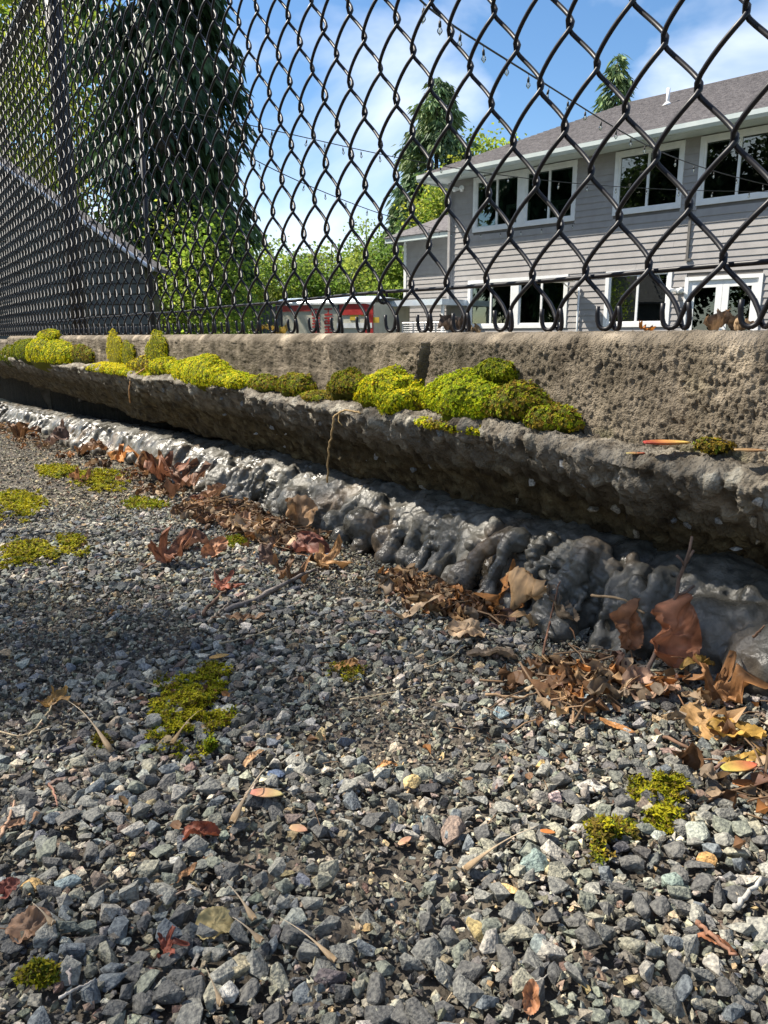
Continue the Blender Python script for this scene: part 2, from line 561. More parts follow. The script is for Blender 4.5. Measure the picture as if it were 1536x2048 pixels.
# the 300 largest: stones of their own, a little finer in shape
def fine_stone(seed, flat, elong):
    V, T = hull(13, seed, flat, elong)
    bm = bmesh.new()
    vs = [bm.verts.new(v) for v in V]
    for t in T:
        bm.faces.new([vs[i] for i in t])
    bmesh.ops.bevel(bm, geom=bm.edges[:], offset=0.035, segments=1, affect='EDGES', clamp_overlap=True)
    bmesh.ops.triangulate(bm, faces=bm.faces)
    bm.verts.index_update()
    V = np.array([v.co for v in bm.verts]); T = np.array([[v.index for v in f.verts] for f in bm.faces])
    bm.free()
    V = V * (1 + 0.05 * vnoise(V + seed, 5, seed)[:, None])
    return V, T
FINE = [fine_stone(900 + i, rng.uniform(0.45, 0.8), rng.uniform(1.0, 1.5)) for i in range(12)]
FINE_ME = {}
pal2 = np.array([[.095, .097, .098], [.135, .14, .138], [.19, .195, .186], [.14, .155, .138], [.27, .265, .25], [.11, .128, .148], [.22, .22, .185], [.075, .078, .082]])
for i in range(12):
    for c in range(8):
        me = make_mesh('stone', FINE[i][0], None, FINE[i][1], np.ones((len(FINE[i][0]), 3)) * pal2[c] * np.array([1.18, 1.14, 1.06]), M['stone'], False, None, False)
        FINE_ME[(i, c)] = me
R3 = rand_rots(300, r1, 0.35)
for k, i in enumerate(top):
    o = add_obj('stone', FINE_ME[(int(r1.integers(12)), int(r1.choice(8, p=[.17, .2, .16, .12, .06, .1, .09, .1])))], bed)
    o.matrix_local = Matrix.Translation((xy[i, 0], xy[i, 1], z[i] + s[i] * 0.1)) @ Matrix(R3[k].tolist()).to_4x4() @ Matrix.Scale(s[i] * 1.08, 4)

# single stones that stand out
def odd_stone(px, py, wpx, col, label, flat=0.6, elong=1.3, seed=1, cat='stone', tilt=0.25):
    p = on_ground(px, py)
    depth = float(p @ (FWD * CT + np.array([0, 0, -ST])))
    size = wpx / FPX * depth / (0.5 * (elong + 1))
    V, T = fine_stone(seed, flat, elong)
    V = V @ rot_np((0, 0, 1), seed * 1.7).T
    V = V @ rot_np((1, 0.3, 0), tilt * math.sin(seed * 3.1)).T * size
    o = make_mesh('stone', V, None, T, np.ones((len(V), 3)) * np.array(col), M['stone'], False)
    o.location = (p[0], p[1], float(ground_z(p[0], p[1])[0]) + size * flat * 0.42)
    tag(o, label, cat, 'odd coloured stones among the gravel')
    return o
ODD = [
 (590, 1870, 52, (.10, .11, .14), 'dark slate blue stone lowest beside the pale speckled one', .6, 1.4),
 (458, 1998, 46, (.40, .39, .36), 'rounded whitish grey stone near the lower edge', .85, 1.05),
 (480, 1948, 76, (.32, .28, .19), 'large pale ochre speckled stone just above the whitish one', .6, 1.5),
 (585, 1858, 66, (.30, .31, .27), 'pale speckled lichen grey stone in the lower middle', .75, 1.25),
 (60, 1785, 58, (.36, .24, .10), 'flat mustard ochre stone at the lower left', .5, 1.6),
 (140, 1772, 55, (.20, .25, .26), 'smooth blue green grey stone right of the ochre one', .55, 1.4),
 (550, 1556, 48, (.075, .105, .17), 'flat dark blue stone below the moss tuft', .5, 1.4),
 (640, 1482, 38, (.40, .32, .17), 'upright cream and ochre chip below middle moss', .9, 1.0),
 (1080, 1543, 34, (.42, .29, .12), 'rounded amber brown stone in the lit middle gravel', .85, 1.1),
 (826, 1576, 42, (.50, .38, .18), 'pale orange stone in the centre of the gravel', .75, 1.1),
 (1100, 1752, 30, (.38, .33, .20), 'small round buff stone beside the green grey block', .9, 1.0),
 (1062, 1738, 66, (.17, .22, .205), 'large green grey block with flat top near the long white seed', .75, 1.2),
 (1015, 1785, 56, (.48, .35, .16), 'long tan stone pointing at the green grey block', .4, 1.8),
 (905, 1680, 66, (.19, .145, .12), 'tall knobbly brown stone in the middle gravel', 1.0, 1.4),
 (1412, 1735, 46, (.36, .21, .08), 'rust orange blocky stone at the right', .9, 1.2),
 (1395, 1685, 66, (.27, .29, .25), 'large pale green grey stone at the right', .7, 1.3),
 (850, 1660, 50, (.16, .21, .215), 'blue green stone left of the knobbly brown one', .7, 1.2),
 (1003, 1438, 38, (.24, .31, .33), 'round pale blue pebble with a green speck', .85, 1.05),
 (1178, 1580, 62, (.42, .41, .37), 'whitish angular stone in the right lit gravel', .6, 1.6),
 (1110, 1606, 34, (.38, .29, .28), 'pinkish white stone below the whitish angular one', .9, 1.0),
 (1340, 1780, 60, (.20, .25, .22), 'broad sage green stone in the lower right', .7, 1.2),
 (950, 1870, 58, (.33, .26, .12), 'ochre crusted stone in the lower right gravel', .55, 1.5),
 (735, 1868, 36, (.32, .22, .10), 'small rusty brown round stone beside pale speckled one', .8, 1.1),
 (310, 1460, 40, (.22, .22, .20), 'upright grey egg shaped stone in front of moss tuft', 1.1, 1.1),
 (1080, 1905, 56, (.20, .23, .22), 'grey green rounded stone low in the right half', .75, 1.2),
 (660, 1960, 78, (.10, .085, .09), 'big dark purple brown stone near the lower edge', .7, 1.4),
]
for k, a in enumerate(ODD):
    odd_stone(a[0], a[1], a[2], a[3], a[4], a[5], a[6], 40 + k)
# blue grey washer
p = on_ground(1163, 1404)
mb = MB()
ang = np.linspace(0, 2 * math.pi, 24, endpoint=False)
ring = []
for (rr, zz) in ((0.0024, 0.0012), (0.0066, 0.0016), (0.0074, 0.0004), (0.0070, -0.002), (0.0022, -0.002)):
    ring.append(np.stack([rr * np.cos(ang), rr * np.sin(ang), np.full(24, zz)], 1))
V = np.concatenate(ring)
j = np.arange(24); j2 = (j + 1) % 24
Q = np.concatenate([np.stack([k * 24 + j, k2 * 24 + j, k2 * 24 + j2, k * 24 + j2], 1) for k, k2 in ((0, 1), (1, 2), (2, 3), (3, 4), (4, 0))])
o = make_mesh('washer', V @ rot_np((1, 0, 0), 0.35).T, Q[:, ::-1], None, np.ones((len(V), 3)) * np.array([.17, .22, .26]), M['stone'], True)
o.location = (p[0], p[1], p[2] + 0.004)
tag(o, 'round blue grey washer with a dark hole lying on the gravel', 'washer')

# ------------------------------------------------------------------ concrete wall on its undercut footing
DF = 0.46
def wall_xs(step, lo=-60, hi=1640):
    px = np.arange(lo, hi, step)
    x = np.array([on_y(q, 760, DF)[0] for q in px])
    x = np.concatenate([np.linspace(-6.2, x[0], 30)[:-1], x, np.linspace(x[-1], 1.3, 300)[1:]])
    return x
LEDX = np.array([-6, -3.4, -1.73, -0.59, -0.25, 1.3])
LEDZ = np.array([-.075, -.070, -.065, -.0715, -.078, -.082])
def ledge_z(x):
    x = np.asarray(x, float)
    return np.interp(x, LEDX, LEDZ) + 0.003 * np.sin(x * 9.1) + 0.002 * np.sin(x * 23 + 1)
def lip_y(x):
    P = np.stack([x, np.zeros_like(x), np.zeros_like(x)], 1)
    return 0.425 + 0.006 * vnoise(P, 9, 61) + 0.005 * vnoise(P, 31, 62) + 0.0035 * vnoise(P, 80, 63)
wall = empty('concrete_wall', (0, DF, -0.2))
tag(wall, 'weathered low concrete wall with broken overhanging footing under the black fence', 'wall')
wall.location = (0, 0, 0)

def stem_mesh(xa, xb, top, name):
    xs = wall_xs(1.7)
    xs = xs[(xs > xa) & (xs < xb)]
    xs = np.concatenate([[xa], xs, [xb]])
    # profile from the back top over the front edge down below the ledge: (y, z, displacement weight)
    prof = [(0.66, -0.5, 0), (0.66, top - 0.01, 0), (0.655, top, 0.1)]
    prof += [(y, top, 0.5) for y in np.linspace(0.64, DF + 0.016, 30)]
    prof += [(DF + 0.012, top - 0.0004, 0.7), (DF + 0.008, top - 0.0016, 0.9), (DF + 0.004, top - 0.0045, 1), (DF + 0.001, top - 0.0075, 1)]
    prof += [(DF, z, 1) for z in np.linspace(top - 0.0095, -0.105, 84)]
    prof += [(DF + 0.02, -0.12, 0)]
    prof = np.array(prof)
    X = np.repeat(xs, len(prof))
    Yp = np.tile(prof[:, 0], len(xs)); Zp = np.tile(prof[:, 1], len(xs)); Wt = np.tile(prof[:, 2], len(xs))
    P = np.stack([X, Yp, Zp], 1)
    d = 0.0014 * fbm(P, 60, 3, 5) + 0.0010 * vnoise(P * np.array([1, 1, 0.75]), 360, 6) + 0.0007 * vnoise(P * np.array([1, 1, 0.12]), 260, 66) * (vnoise(P, 20, 67) > -.2) + 0.0013 * vnoise(P, 640, 7)
    pit = np.clip(vnoise(P * np.array([1, 1, 0.7]), 420, 12) - 0.47, 0, 1) * np.clip(vnoise(P, 24, 14) * 1.6 + .35, 0, 1)
    d -= 0.005 * pit
    # vertical form ridge and a shallow smoother patch
    seam = np.exp(-((X + 0.64 - .25 * (Zp + .03)) / 0.0022) ** 2) * (Zp > -0.058) * (Zp < top - 0.008)
    d += 0.006 * seam
    d -= 0.003 * np.exp(-((X + 0.633 - .25 * (Zp + .03)) / 0.003) ** 2) * (Zp > -0.062)
    step = np.where((Zp < -0.04 + 0.002 * np.sin(X * 40)) & (X < -0.55), 0.001, 0)
    d += step
    d *= Wt
    topf = (Zp > top - 0.003)
    front = 1 - topf
    Yn = Yp - d * front
    Zn = Zp + d * topf * 0.9
    # round the two ends off a little
    st = fbm(P, 14, 4, 71)
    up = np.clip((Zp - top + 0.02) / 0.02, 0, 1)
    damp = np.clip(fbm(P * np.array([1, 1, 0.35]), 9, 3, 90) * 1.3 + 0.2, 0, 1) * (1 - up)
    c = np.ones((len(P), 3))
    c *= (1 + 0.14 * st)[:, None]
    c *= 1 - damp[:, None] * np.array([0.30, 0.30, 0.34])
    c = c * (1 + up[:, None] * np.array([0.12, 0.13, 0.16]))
    alg = np.clip(fbm(P, 22, 3, 44) - 0.25, 0, 1) * np.clip((-0.02 - Zp) / 0.05, 0, 1)
    c *= 1 - alg[:, None] * np.array([0.55, 0.35, 0.75])
    c = np.where(pit[:, None] > 0.05, c * 0.8, c)
    run = np.clip(fbm(P * np.array([1, 1, .06]), 38, 3, 95) - .15, 0, 1) * (1 - up)
    c *= 1 - run[:, None] * np.array([.55, .55, .6])
    eff = np.clip(fbm(P, 30, 3, 96) - .42, 0, 1)
    c *= 1 + eff[:, None] * np.array([1.5, 1.5, 1.5])
    V = np.stack([X, Yn, Zn], 1)
    Q = grid_quads(len(xs), len(prof))
    n0 = len(V)
    # close both ends
    T = []
    for base, flip in ((0, False), ((len(xs) - 1) * len(prof), True)):
        V = np.concatenate([V, [[xs[0] if not flip else xs[-1], 0.56, -0.2]]])
        c = np.concatenate([c, [[0.8, 0.8, 0.8]]])
        k = np.arange(len(prof) - 1)
        t = np.stack([base + k, base + k + 1, np.full(len(k), len(V) - 1)], 1)
        T.append(t if not flip else t[:, ::-1])
    return make_mesh(name, V, Q, np.concatenate(T), c, M['stem'], True, wall)
stem_mesh(-3.47, 1.3, 0.004, 'stem')
o = stem_mesh(-6.2, -3.50, -0.012, 'end_block')

def footing():
    xs = wall_xs(2.0)
    nv = 82
    t = np.linspace(0, 1, nv)
    X = np.repeat(xs, nv)
    T_ = np.tile(t, len(xs))
    lz, lyv = ledge_z(xs), lip_y(xs)
    P1 = np.stack([xs, np.zeros_like(xs), np.zeros_like(xs)], 1)
    bz = -0.178 + 0.008 * vnoise(P1, 5, 77) + 0.005 * vnoise(P1, 17, 78)
    by = 0.505 + 0.012 * vnoise(P1, 6, 79)
    # path: wall face (y DF+.02) -> lip top -> rounded lip -> undercut face -> bottom back
    A = np.stack([np.full_like(xs, DF + 0.02), lz + 0.002], 1)
    B = np.stack([lyv + 0.010, lz - 0.0005], 1)
    Cc = np.stack([lyv, lz - 0.009], 1)
    D = np.stack([lyv + 0.010, lz - 0.026], 1)
    E = np.stack([by, bz], 1)
    F = np.stack([np.full_like(xs, 0.60), bz + 0.008], 1)
    G_ = np.stack([np.full_like(xs, 0.60), np.full_like(xs, -0.62)], 1)
    key = np.array([0, .22, .30, .39, .82, .93, 1.0])
    pts = np.stack([A, B, Cc, D, E, F, G_], 1)
    Yp = np.stack([np.interp(t, key, pts[i, :, 0]) for i in range(len(xs))]).ravel()
    Zp = np.stack([np.interp(t, key, pts[i, :, 1]) for i in range(len(xs))]).ravel()
    P = np.stack([X, Yp, Zp], 1)
    G = P.reshape(len(xs), nv, 3)
    du = np.gradient(G, axis=0); dv = np.gradient(G, axis=1)
    N = np.cross(dv, du); N /= np.linalg.norm(N, axis=2)[:, :, None] + 1e-9
    # make the normal point to the open side
    N = N.reshape(-1, 3)
    if N[nv * (len(xs) // 2) + int(nv * .33)][1] > 0:
        N = -N
    w1, c1 = worley(P, 62, 3)
    w2, c2 = worley(P, 140, 8)
    rough = np.clip((T_ - 0.16) / 0.14, 0, 1) * np.clip((1.0 - T_) / 0.08, 0, 1)
    d = 0.0045 * fbm(P, 34, 3, 15) + (0.0075 * (0.5 - w1) * (c1 > 0.45) + 0.0042 * (0.5 - w2)) + 0.0016 * vnoise(P, 380, 16)
    d = d * (0.16 + 0.84 * rough) + 0.0019 * vnoise(P, 190, 26) + 0.0015 * vnoise(P, 420, 27) + np.clip(T_ - .2, 0, .1) * 10 * 0.004 * np.maximum(0, 0.55 - worley(P, 105, 13)[0])
    Pn = P + N * d[:, None]
    c = np.ones((len(P), 3)) * (0.86 + 0.22 * vnoise(P, 25, 19))[:, None]
    ag = (w1 < 0.42) & (c1 > 0.45) & (rough > 0.5)
    tint = np.stack([0.75 + 0.7 * c1, 0.77 + 0.66 * c1, 0.80 + 0.58 * c1], 1)
    c = np.where(ag[:, None], tint * np.array([.95, 1, 1.05]), c)
    lip = np.exp(-((T_ - 0.30) / 0.11) ** 2)
    c *= 1 + lip[:, None] * np.array([0.06, 0.07, 0.09])
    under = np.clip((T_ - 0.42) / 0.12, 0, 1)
    c *= 1 - under[:, None] * np.array([0.50, 0.56, 0.70])    # broken face darker and browner below the lip
    c *= 1 - 0.8 * np.clip((T_ - 0.86) / 0.06, 0, 1)[:, None]   # soil back of the gap, its deep shade put into the colour
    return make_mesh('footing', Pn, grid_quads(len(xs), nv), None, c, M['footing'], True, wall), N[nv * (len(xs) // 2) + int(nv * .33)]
fo, nn = footing()

# stones showing in the broken footing
ra = np.random.default_rng(21)
AG_ME = []
for i in range(8):
    c = [(.33, .33, .32), (.22, .23, .24), (.28, .25, .2), (.16, .17, .18)][i % 4]
    AG_ME.append(make_mesh('stone', FINE[i][0], None, FINE[i][1], np.ones((len(FINE[i][0]), 3)) * np.array(c), M['stone'], False, None, False))
for k in range(150):
    u = ra.uniform() ** 1.6
    x = -0.16 - 1.7 * u
    f = ra.uniform(0.0, 1.0) ** 1.5
    lz, ly_ = float(ledge_z(x)), float(lip_y(np.array([x]))[0])
    yy = ly_ + 0.006 + f * (0.49 - ly_)
    zz = lz - 0.016 - f * 0.075
    o = add_obj('stone', AG_ME[int(ra.integers(8))], wall)
    sc = ra.uniform(0.005, 0.012)
    o.matrix_local = Matrix.Translation((x, yy, zz)) @ Matrix(rand_rots(1, ra, 1.0)[0].tolist()).to_4x4() @ Matrix.Scale(sc, 4)

# ------------------------------------------------------------------ wet mortar squeezed out under the footing
def ico(sub):
    bm = bmesh.new()
    bmesh.ops.create_icosphere(bm, subdivisions=sub, radius=1.0)
    bm.verts.index_update()
    V = np.array([v.co for v in bm.verts]); T = np.array([[v.index for v in f.verts] for f in bm.faces])
    bm.free()
    return V, T
ICO = ico(2)
def remesh(V, T, voxel, smooth):
    me = make_mesh('raw', V, None, T, None, None, True, None, False)
    o = bpy.data.objects.new('raw', me)
    COL.objects.link(o)
    rm = o.modifiers.new('r', 'REMESH')
    rm.mode = 'VOXEL'
    rm.voxel_size = voxel
    sm = o.modifiers.new('s', 'SMOOTH')
    sm.factor = 0.6
    sm.iterations = smooth
    ev = o.evaluated_get(bpy.context.evaluated_depsgraph_get())
    m2 = ev.to_mesh()
    n = len(m2.vertices)
    V = np.empty(n * 3, np.float32); m2.vertices.foreach_get('co', V); V = V.reshape(-1, 3).astype(float)
    Nn = np.empty(n * 3, np.float32); m2.vertices.foreach_get('normal', Nn); Nn = Nn.reshape(-1, 3).astype(float)
    lp = np.empty(len(m2.loops), np.int32); m2.loops.foreach_get('vertex_index', lp)
    Q = lp.reshape(-1, 4)
    ev.to_mesh_clear()
    bpy.data.objects.remove(o)
    bpy.data.meshes.remove(me)
    # drop what lies deep under the footing or in the soil
    keep = ((V[Q][:, :, 1].min(1) < 0.535) & (V[Q][:, :, 2].max(1) > ground_z(V[Q[:, 0], 0], V[Q[:, 0], 1]) - 0.008))
    Q = Q[keep]
    used = np.unique(Q)
    mp_ = np.zeros(n, np.int64); mp_[used] = np.arange(len(used))
    return V[used], Nn[used], mp_[Q]
def mortar():
    r = np.random.default_rng(5)
    mb = MB()
    def ell(c, rad, rz=0.0, rx=0.0, ry=0.0):
        R = rot_np((0, 0, 1), rz) @ rot_np((1, 0, 0), rx) @ rot_np((0, 1, 0), ry)
        mb.add((ICO[0] * np.array(rad)) @ R.T + np.array(c), None, ICO[1])
    gl = lambda x: float(np.interp(x, GX, GZ))
    fr = lambda x: 0.434 + 0.013 * math.sin(x * 7.3 + 1) + 0.009 * math.sin(x * 19) + (0.010 if x < -0.9 else 0)
    x = 0.6
    while x > -4.6:
        w = 0.022 + 0.010 * min(3, abs(x))
        gz, f = gl(x), fr(x)
        ell((x, 0.512 + r.normal(0, .004), gz + 0.024), (w * 1.9, 0.062, 0.044 + r.uniform(0, .007)), r.normal(0, .15))
        ell((x, f + .045, gz + 0.010 + r.uniform(0, .006)), (w * r.uniform(.8, 1.3), 0.036, 0.024 + r.uniform(0, .007)), r.normal(0, .4), -.35)
        x -= w * 0.8
    # ropes and drips of mortar running down the front, each with a heavy end
    x = 0.5
    while x > -4.6:
        gz, f = gl(x), fr(x)
        sc = 1 + 0.22 * min(4, abs(x))
        a0 = r.uniform(0.0036, 0.0085) * sc
        y0 = f + r.uniform(0.016, 0.050); y1 = f - r.uniform(-0.016, 0.013)
        z0 = gz + r.uniform(0.032, 0.058); z1 = gz + r.uniform(-0.004, 0.018)
        sl = r.normal(0, .010)
        for k in range(7):
            t = k / 6
            aa_ = a0 * (1.0 - .35 * math.sin(t * 3.1) + (.35 if k == 6 else 0)) * r.uniform(.85, 1.15)
            ell((x + sl * t + r.normal(0, .0012), y0 + (y1 - y0) * t ** .8, z0 + (z1 - z0) * t ** 1.5), (aa_, aa_ * 1.15, aa_ * 1.35), 0, -.6)
        x -= r.uniform(.004, .011) * sc
    for k in range(60):                          # blisters
        x = r.uniform(-1.2, .1); f = fr(x)
        q = r.uniform(.004, .012)
        ell((x, f + r.uniform(.01, .06), gl(x) + r.uniform(.018, .042)), (q * r.uniform(.8, 1.6), q, q * .8), r.uniform(0, 3))
    # the dome and the ridged coil beside it
    ell((-.405, 0.462, -0.186), (0.030, 0.032, 0.030), 0.2)
    for k in range(15):
        tt = k / 14
        rr = 0.0140 * (1 - 0.30 * tt) * (1.0 + 0.10 * (k % 2))
        ell((-.395 - .004 * tt, 0.455 - 0.052 * tt, -0.163 - 0.048 * tt ** 1.4), (rr, rr * 0.55, rr), -.15, 0.9)
    for (x, y, z, q) in ((-.345, .452, -.196, .026), (-.285, .447, -.196, .028), (-.235, .438, -.196, .026), (-.18, .43, -.192, .028), (-.72, .44, -.205, .02), (-.9, .45, -.215, .024), (-1.15, .45, -.225, .03)):
        ell((x, y, z), (q * 1.2, q * 1.2, q), r.uniform(0, 3))
    V = np.concatenate(mb.V); T = np.concatenate(mb.T)
    cx = V[T[:, 0], 0]
    V1, N1, Q1 = remesh(V, T[cx > -1.22], 0.0022, 3)
    V2, N2, Q2 = remesh(V, T[cx < -1.16], 0.0048, 3)
    n1 = len(V1)
    V = np.concatenate([V1, V2]); Nn = np.concatenate([N1, N2]); Q = np.concatenate([Q1, Q2 + n1]); T = None
    n = len(V)
    # wrinkles that sag, blisters and pinholes
    warp = 0.35 * np.stack([vnoise(V, 22, 1), vnoise(V, 22, 2), vnoise(V, 22, 3)], 1) / 22
    d = 0.0022 * fbm(V + warp, 42, 3, 4) + 0.0011 * np.sin((V[:, 2] * 2.2 + V[:, 1] * 1.3) * 420 + 9 * vnoise(V, 30, 9)) * np.clip(vnoise(V, 18, 10) - 0.15, 0, 1) * 1.5 + 0.0014 * vnoise(V + warp, 130, 19) + 0.0008 * vnoise(V, 300, 20)
    w, _c = worley(V, 70, 33)
    hole = (np.clip(0.16 - w, 0, 1) / 0.16) * (_c > 0.55)
    d -= 0.0035 * hole
    V = V + Nn * d[:, None]
    c = np.ones((n, 3)) * (1 + 0.25 * vnoise(V, 14, 51))[:, None]
    br = np.clip(fbm(V, 16, 3, 52) - 0.2, 0, 1)
    c *= 1 + br[:, None] * np.array([0.7, 0.3, 0.0])
    c *= (1 - 0.6 * (hole > 0.15))[:, None]
    return make_mesh('wet_mortar', V, Q, T, c, M['mortar'], True)
mo = mortar()
tag(mo, 'wet grey lumpy mortar squeezed out between the footing and the gravel', 'mortar')

# ------------------------------------------------------------------ moss
MOSS_G = np.array([[.26, .31, .010], [.21, .29, .010], [.33, .34, .012], [.15, .22, .010]])
MOSS_Y = np.array([[.40, .37, .012], [.46, .41, .015], [.31, .33, .012]])
MOSS_B = np.array([[.16, .11, .018], [.10, .075, .016], [.10, .13, .014], [.20, .16, .02]])
def tufts(P, N, size, cols, r, blades=5, spread=0.9, droop=0.0):
    """tiny leafy rosettes"""
    n = len(P)
    Vs, Ts, Cs = [], [], []
    a = np.where(np.abs(N[:, 2:3]) < 0.9, np.array([[0, 0, 1.0]]), np.array([[1.0, 0, 0]]))
    U = np.cross(N, a); U /= np.linalg.norm(U, axis=1)[:, None]
    Wv = np.cross(N, U)
    ph = r.uniform(0, 6.28, n)
    base = 0
    for b in range(blades):
        an = ph + b * 6.283 / blades + r.normal(0, .3, n)
        dirv = np.cos(an)[:, None] * U + np.sin(an)[:, None] * Wv
        side = -np.sin(an)[:, None] * U + np.cos(an)[:, None] * Wv
        L_ = (size * r.uniform(0.7, 1.3, n))[:, None]
        tip = P + L_ * (N * (1 - 0.55 * spread) + dirv * spread) + np.array([0, 0, -droop]) * L_
        mid = P + L_ * 0.5 * (N * 0.95 + dirv * spread * 0.6)
        w = L_ * 0.19
        Vb = np.stack([P, mid - side * w, tip, mid + side * w], 1).reshape(-1, 3)
        Qb = np.arange(n)[:, None] * 4 + np.array([[0, 1, 2, 3]]) + base
        base += 4 * n
        Vs.append(Vb); Ts.append(Qb)
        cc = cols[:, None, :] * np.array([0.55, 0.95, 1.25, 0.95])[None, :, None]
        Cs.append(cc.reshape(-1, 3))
    return np.concatenate(Vs), np.concatenate(Ts), np.concatenate(Cs)

def moss_cushion(c, rad, label, r, pal, n, size=0.0035, brown=0.1, lump=0.25, name='moss_cushion', low=-0.25):
    """c centre, rad half sizes along the wall, out from it and up"""
    rad = np.array(rad)
    u = r.uniform(-1, 1, n * 2); ph = r.uniform(0, 6.283, n * 2)
    s_ = np.sqrt(1 - u * u)
    D = np.stack([s_ * np.cos(ph), s_ * np.sin(ph), u], 1)
    D = D[(D[:, 2] > low) & (D[:, 1] < 0.45)][:n]
    def radius(D):
        return 1 + lump * fbm(D * rad / rad.max() + c[0] * 7, 2.1, 4, 3, 0.5) * 0.75
    P = c + D * rad * (radius(D) + np.abs(r.normal(0, .03, len(D))))[:, None]
    N = D / rad; N /= np.linalg.norm(N, axis=1)[:, None]
    N = N + r.normal(0, .18, N.shape); N /= np.linalg.norm(N, axis=1)[:, None]
    cols = pal[r.integers(0, len(pal), len(P))] * r.uniform(0.75, 1.2, (len(P), 1))
    bm_ = vnoise(P, 45, 12) * 0.5 + 0.5 + r.normal(0, .12, len(P))
    bsel = bm_ < brown
    cols[bsel] = MOSS_B[r.integers(0, len(MOSS_B), bsel.sum())]
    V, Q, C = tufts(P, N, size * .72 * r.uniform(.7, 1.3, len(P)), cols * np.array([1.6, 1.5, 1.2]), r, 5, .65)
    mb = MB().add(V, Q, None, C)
    # body under the shoots
    a, b = np.meshgrid(np.linspace(0, math.pi, 16), np.linspace(0, 2 * math.pi, 25), indexing='ij')
    Dg = np.stack([np.sin(a) * np.cos(b), np.sin(a) * np.sin(b), np.cos(a)], -1).reshape(-1, 3)
    Vg = c + Dg * rad * (radius(Dg) * 0.985)[:, None]
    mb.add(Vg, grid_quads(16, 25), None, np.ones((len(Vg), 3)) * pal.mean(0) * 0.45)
    o = mb.build(name, M['moss'], smooth=False)
    tag(o, label, 'moss', 'moss growing on the ledge of the wall')
    return o

rm_ = np.random.default_rng(33)
def ledge_moss(px, py, wx, hy, label, pal, brown=0.1, out=0.022, yc=None, size=0.0035, dens=1.0, lump=0.3, low=-0.3):
    yc = DF - 0.004 if yc is None else yc
    p = on_y(px, py, yc - out * 0.4)
    depth = float(p @ (FWD * CT + np.array([0, 0, -ST])))
    dx = abs(on_y(px + wx, py, yc)[0] - on_y(px - wx, py, yc)[0]) / 2
    hz = hy / FPX * depth
    # cushions at a grazing view are partly seen end on
    dxx = max(dx - out * 0.3, dx * 0.6)
    area = 2.2 * (dxx * hz + out * (dxx + hz))
    n = int(min(8500, dens * area / (0.0018 * max(1, depth / 0.9)) ** 2))
    sz = size * max(1, depth / 0.9) ** 0.8
    return moss_cushion(np.array([p[0], yc, p[2]]), (dxx, out, hz), label, rm_, pal, n, sz, brown, lump, low=low)
YG = np.concatenate([MOSS_G, MOSS_Y])
DK = np.concatenate([MOSS_G * 0.6, MOSS_B])
for a in [
 (860, 842, 150, 12, 'low moss mat joining the big cushions along the broken lip', YG, .25, .032),
 (640, 795, 60, 10, 'thin brown green moss mat left of the round yellow cushion', DK, .4, .024),
 (250, 745, 90, 8, 'thin yellow moss mat along the far ledge', YG, .2, .030),
 (920, 806, 92, 54, 'largest bright green moss cushion on the wall ledge', MOSS_G, .06, .030),
 (770, 790, 62, 47, 'round yellow green moss cushion left of the largest one', YG, .05, .034),
 (806, 810, 42, 38, 'small yellow moss cushion squeezed between the two big ones', YG, .10, .040),
 (985, 748, 42, 24, 'dark green moss tuft on the wall face above the largest cushion', MOSS_G * 0.6, .10, .010),
 (1022, 815, 62, 48, 'half brown moss cushion at the right of the largest one', np.concatenate([MOSS_G * .7, MOSS_B]), .45, .022),
 (1096, 842, 55, 30, 'rightmost moss cushion trailing along the ledge', np.concatenate([MOSS_G * .75, MOSS_B]), .3, .022),
 (1420, 895, 38, 14, 'dry dark brown moss tuft at the far right of the ledge', MOSS_B * .6, .9, .012),
 (690, 775, 40, 34, 'brown green moss clump left of the round yellow cushion', DK, .4, .022),
 (588, 775, 32, 26, 'dark moss clump alone on the ledge left of the form ridge', DK, .3, .020),
 (525, 770, 30, 18, 'flat dark moss clump right of the second bright cushion', DK, .3, .020),
 (395, 752, 62, 38, 'bright yellow moss cushion hanging over the broken ledge', YG, .05, .036),
 (470, 765, 45, 20, 'thin yellow moss mat right of the overhanging cushion', YG, .15, .030),
 (330, 738, 30, 20, 'yellow moss mat left of the overhanging cushion', YG, .15, .026),
 (312, 705, 20, 36, 'moss column climbing the wall above the yellow mat', np.concatenate([MOSS_G * .8, MOSS_Y]), .15, .008, None, .0025),
 (285, 735, 30, 18, 'orange tinged moss at the foot of the climbing column', np.concatenate([MOSS_Y, MOSS_B]), .3, .02),
 (227, 705, 13, 38, 'bright yellow moss strip running down the wall', MOSS_Y, .02, .007, None, .0022),
 (255, 715, 12, 30, 'narrow green moss strip right of the bright yellow one', np.concatenate([MOSS_G * .7, MOSS_Y]), .15, .006, None, .0022),
 (222, 738, 34, 10, 'flat glowing moss at the foot of the yellow strip', MOSS_Y, .02, .028),
 (160, 712, 22, 22, 'rusty green moss patch between the strip and the tall cushion', DK, .4, .012),
 (97, 712, 34, 32, 'tall yellow moss cushion bulging over the far ledge', YG, .05, .052),
 (95, 674, 13, 12, 'small moss knob on the top edge of the far wall', YG, .25, .026),
 (52, 706, 24, 24, 'dull olive moss cushion behind the tall far one', MOSS_G * .55, .08, .045),
 (22, 714, 14, 22, 'small olive moss cushion at the far end of the wall', MOSS_G * .5, .1, .04),
]:
    ledge_moss(*a)

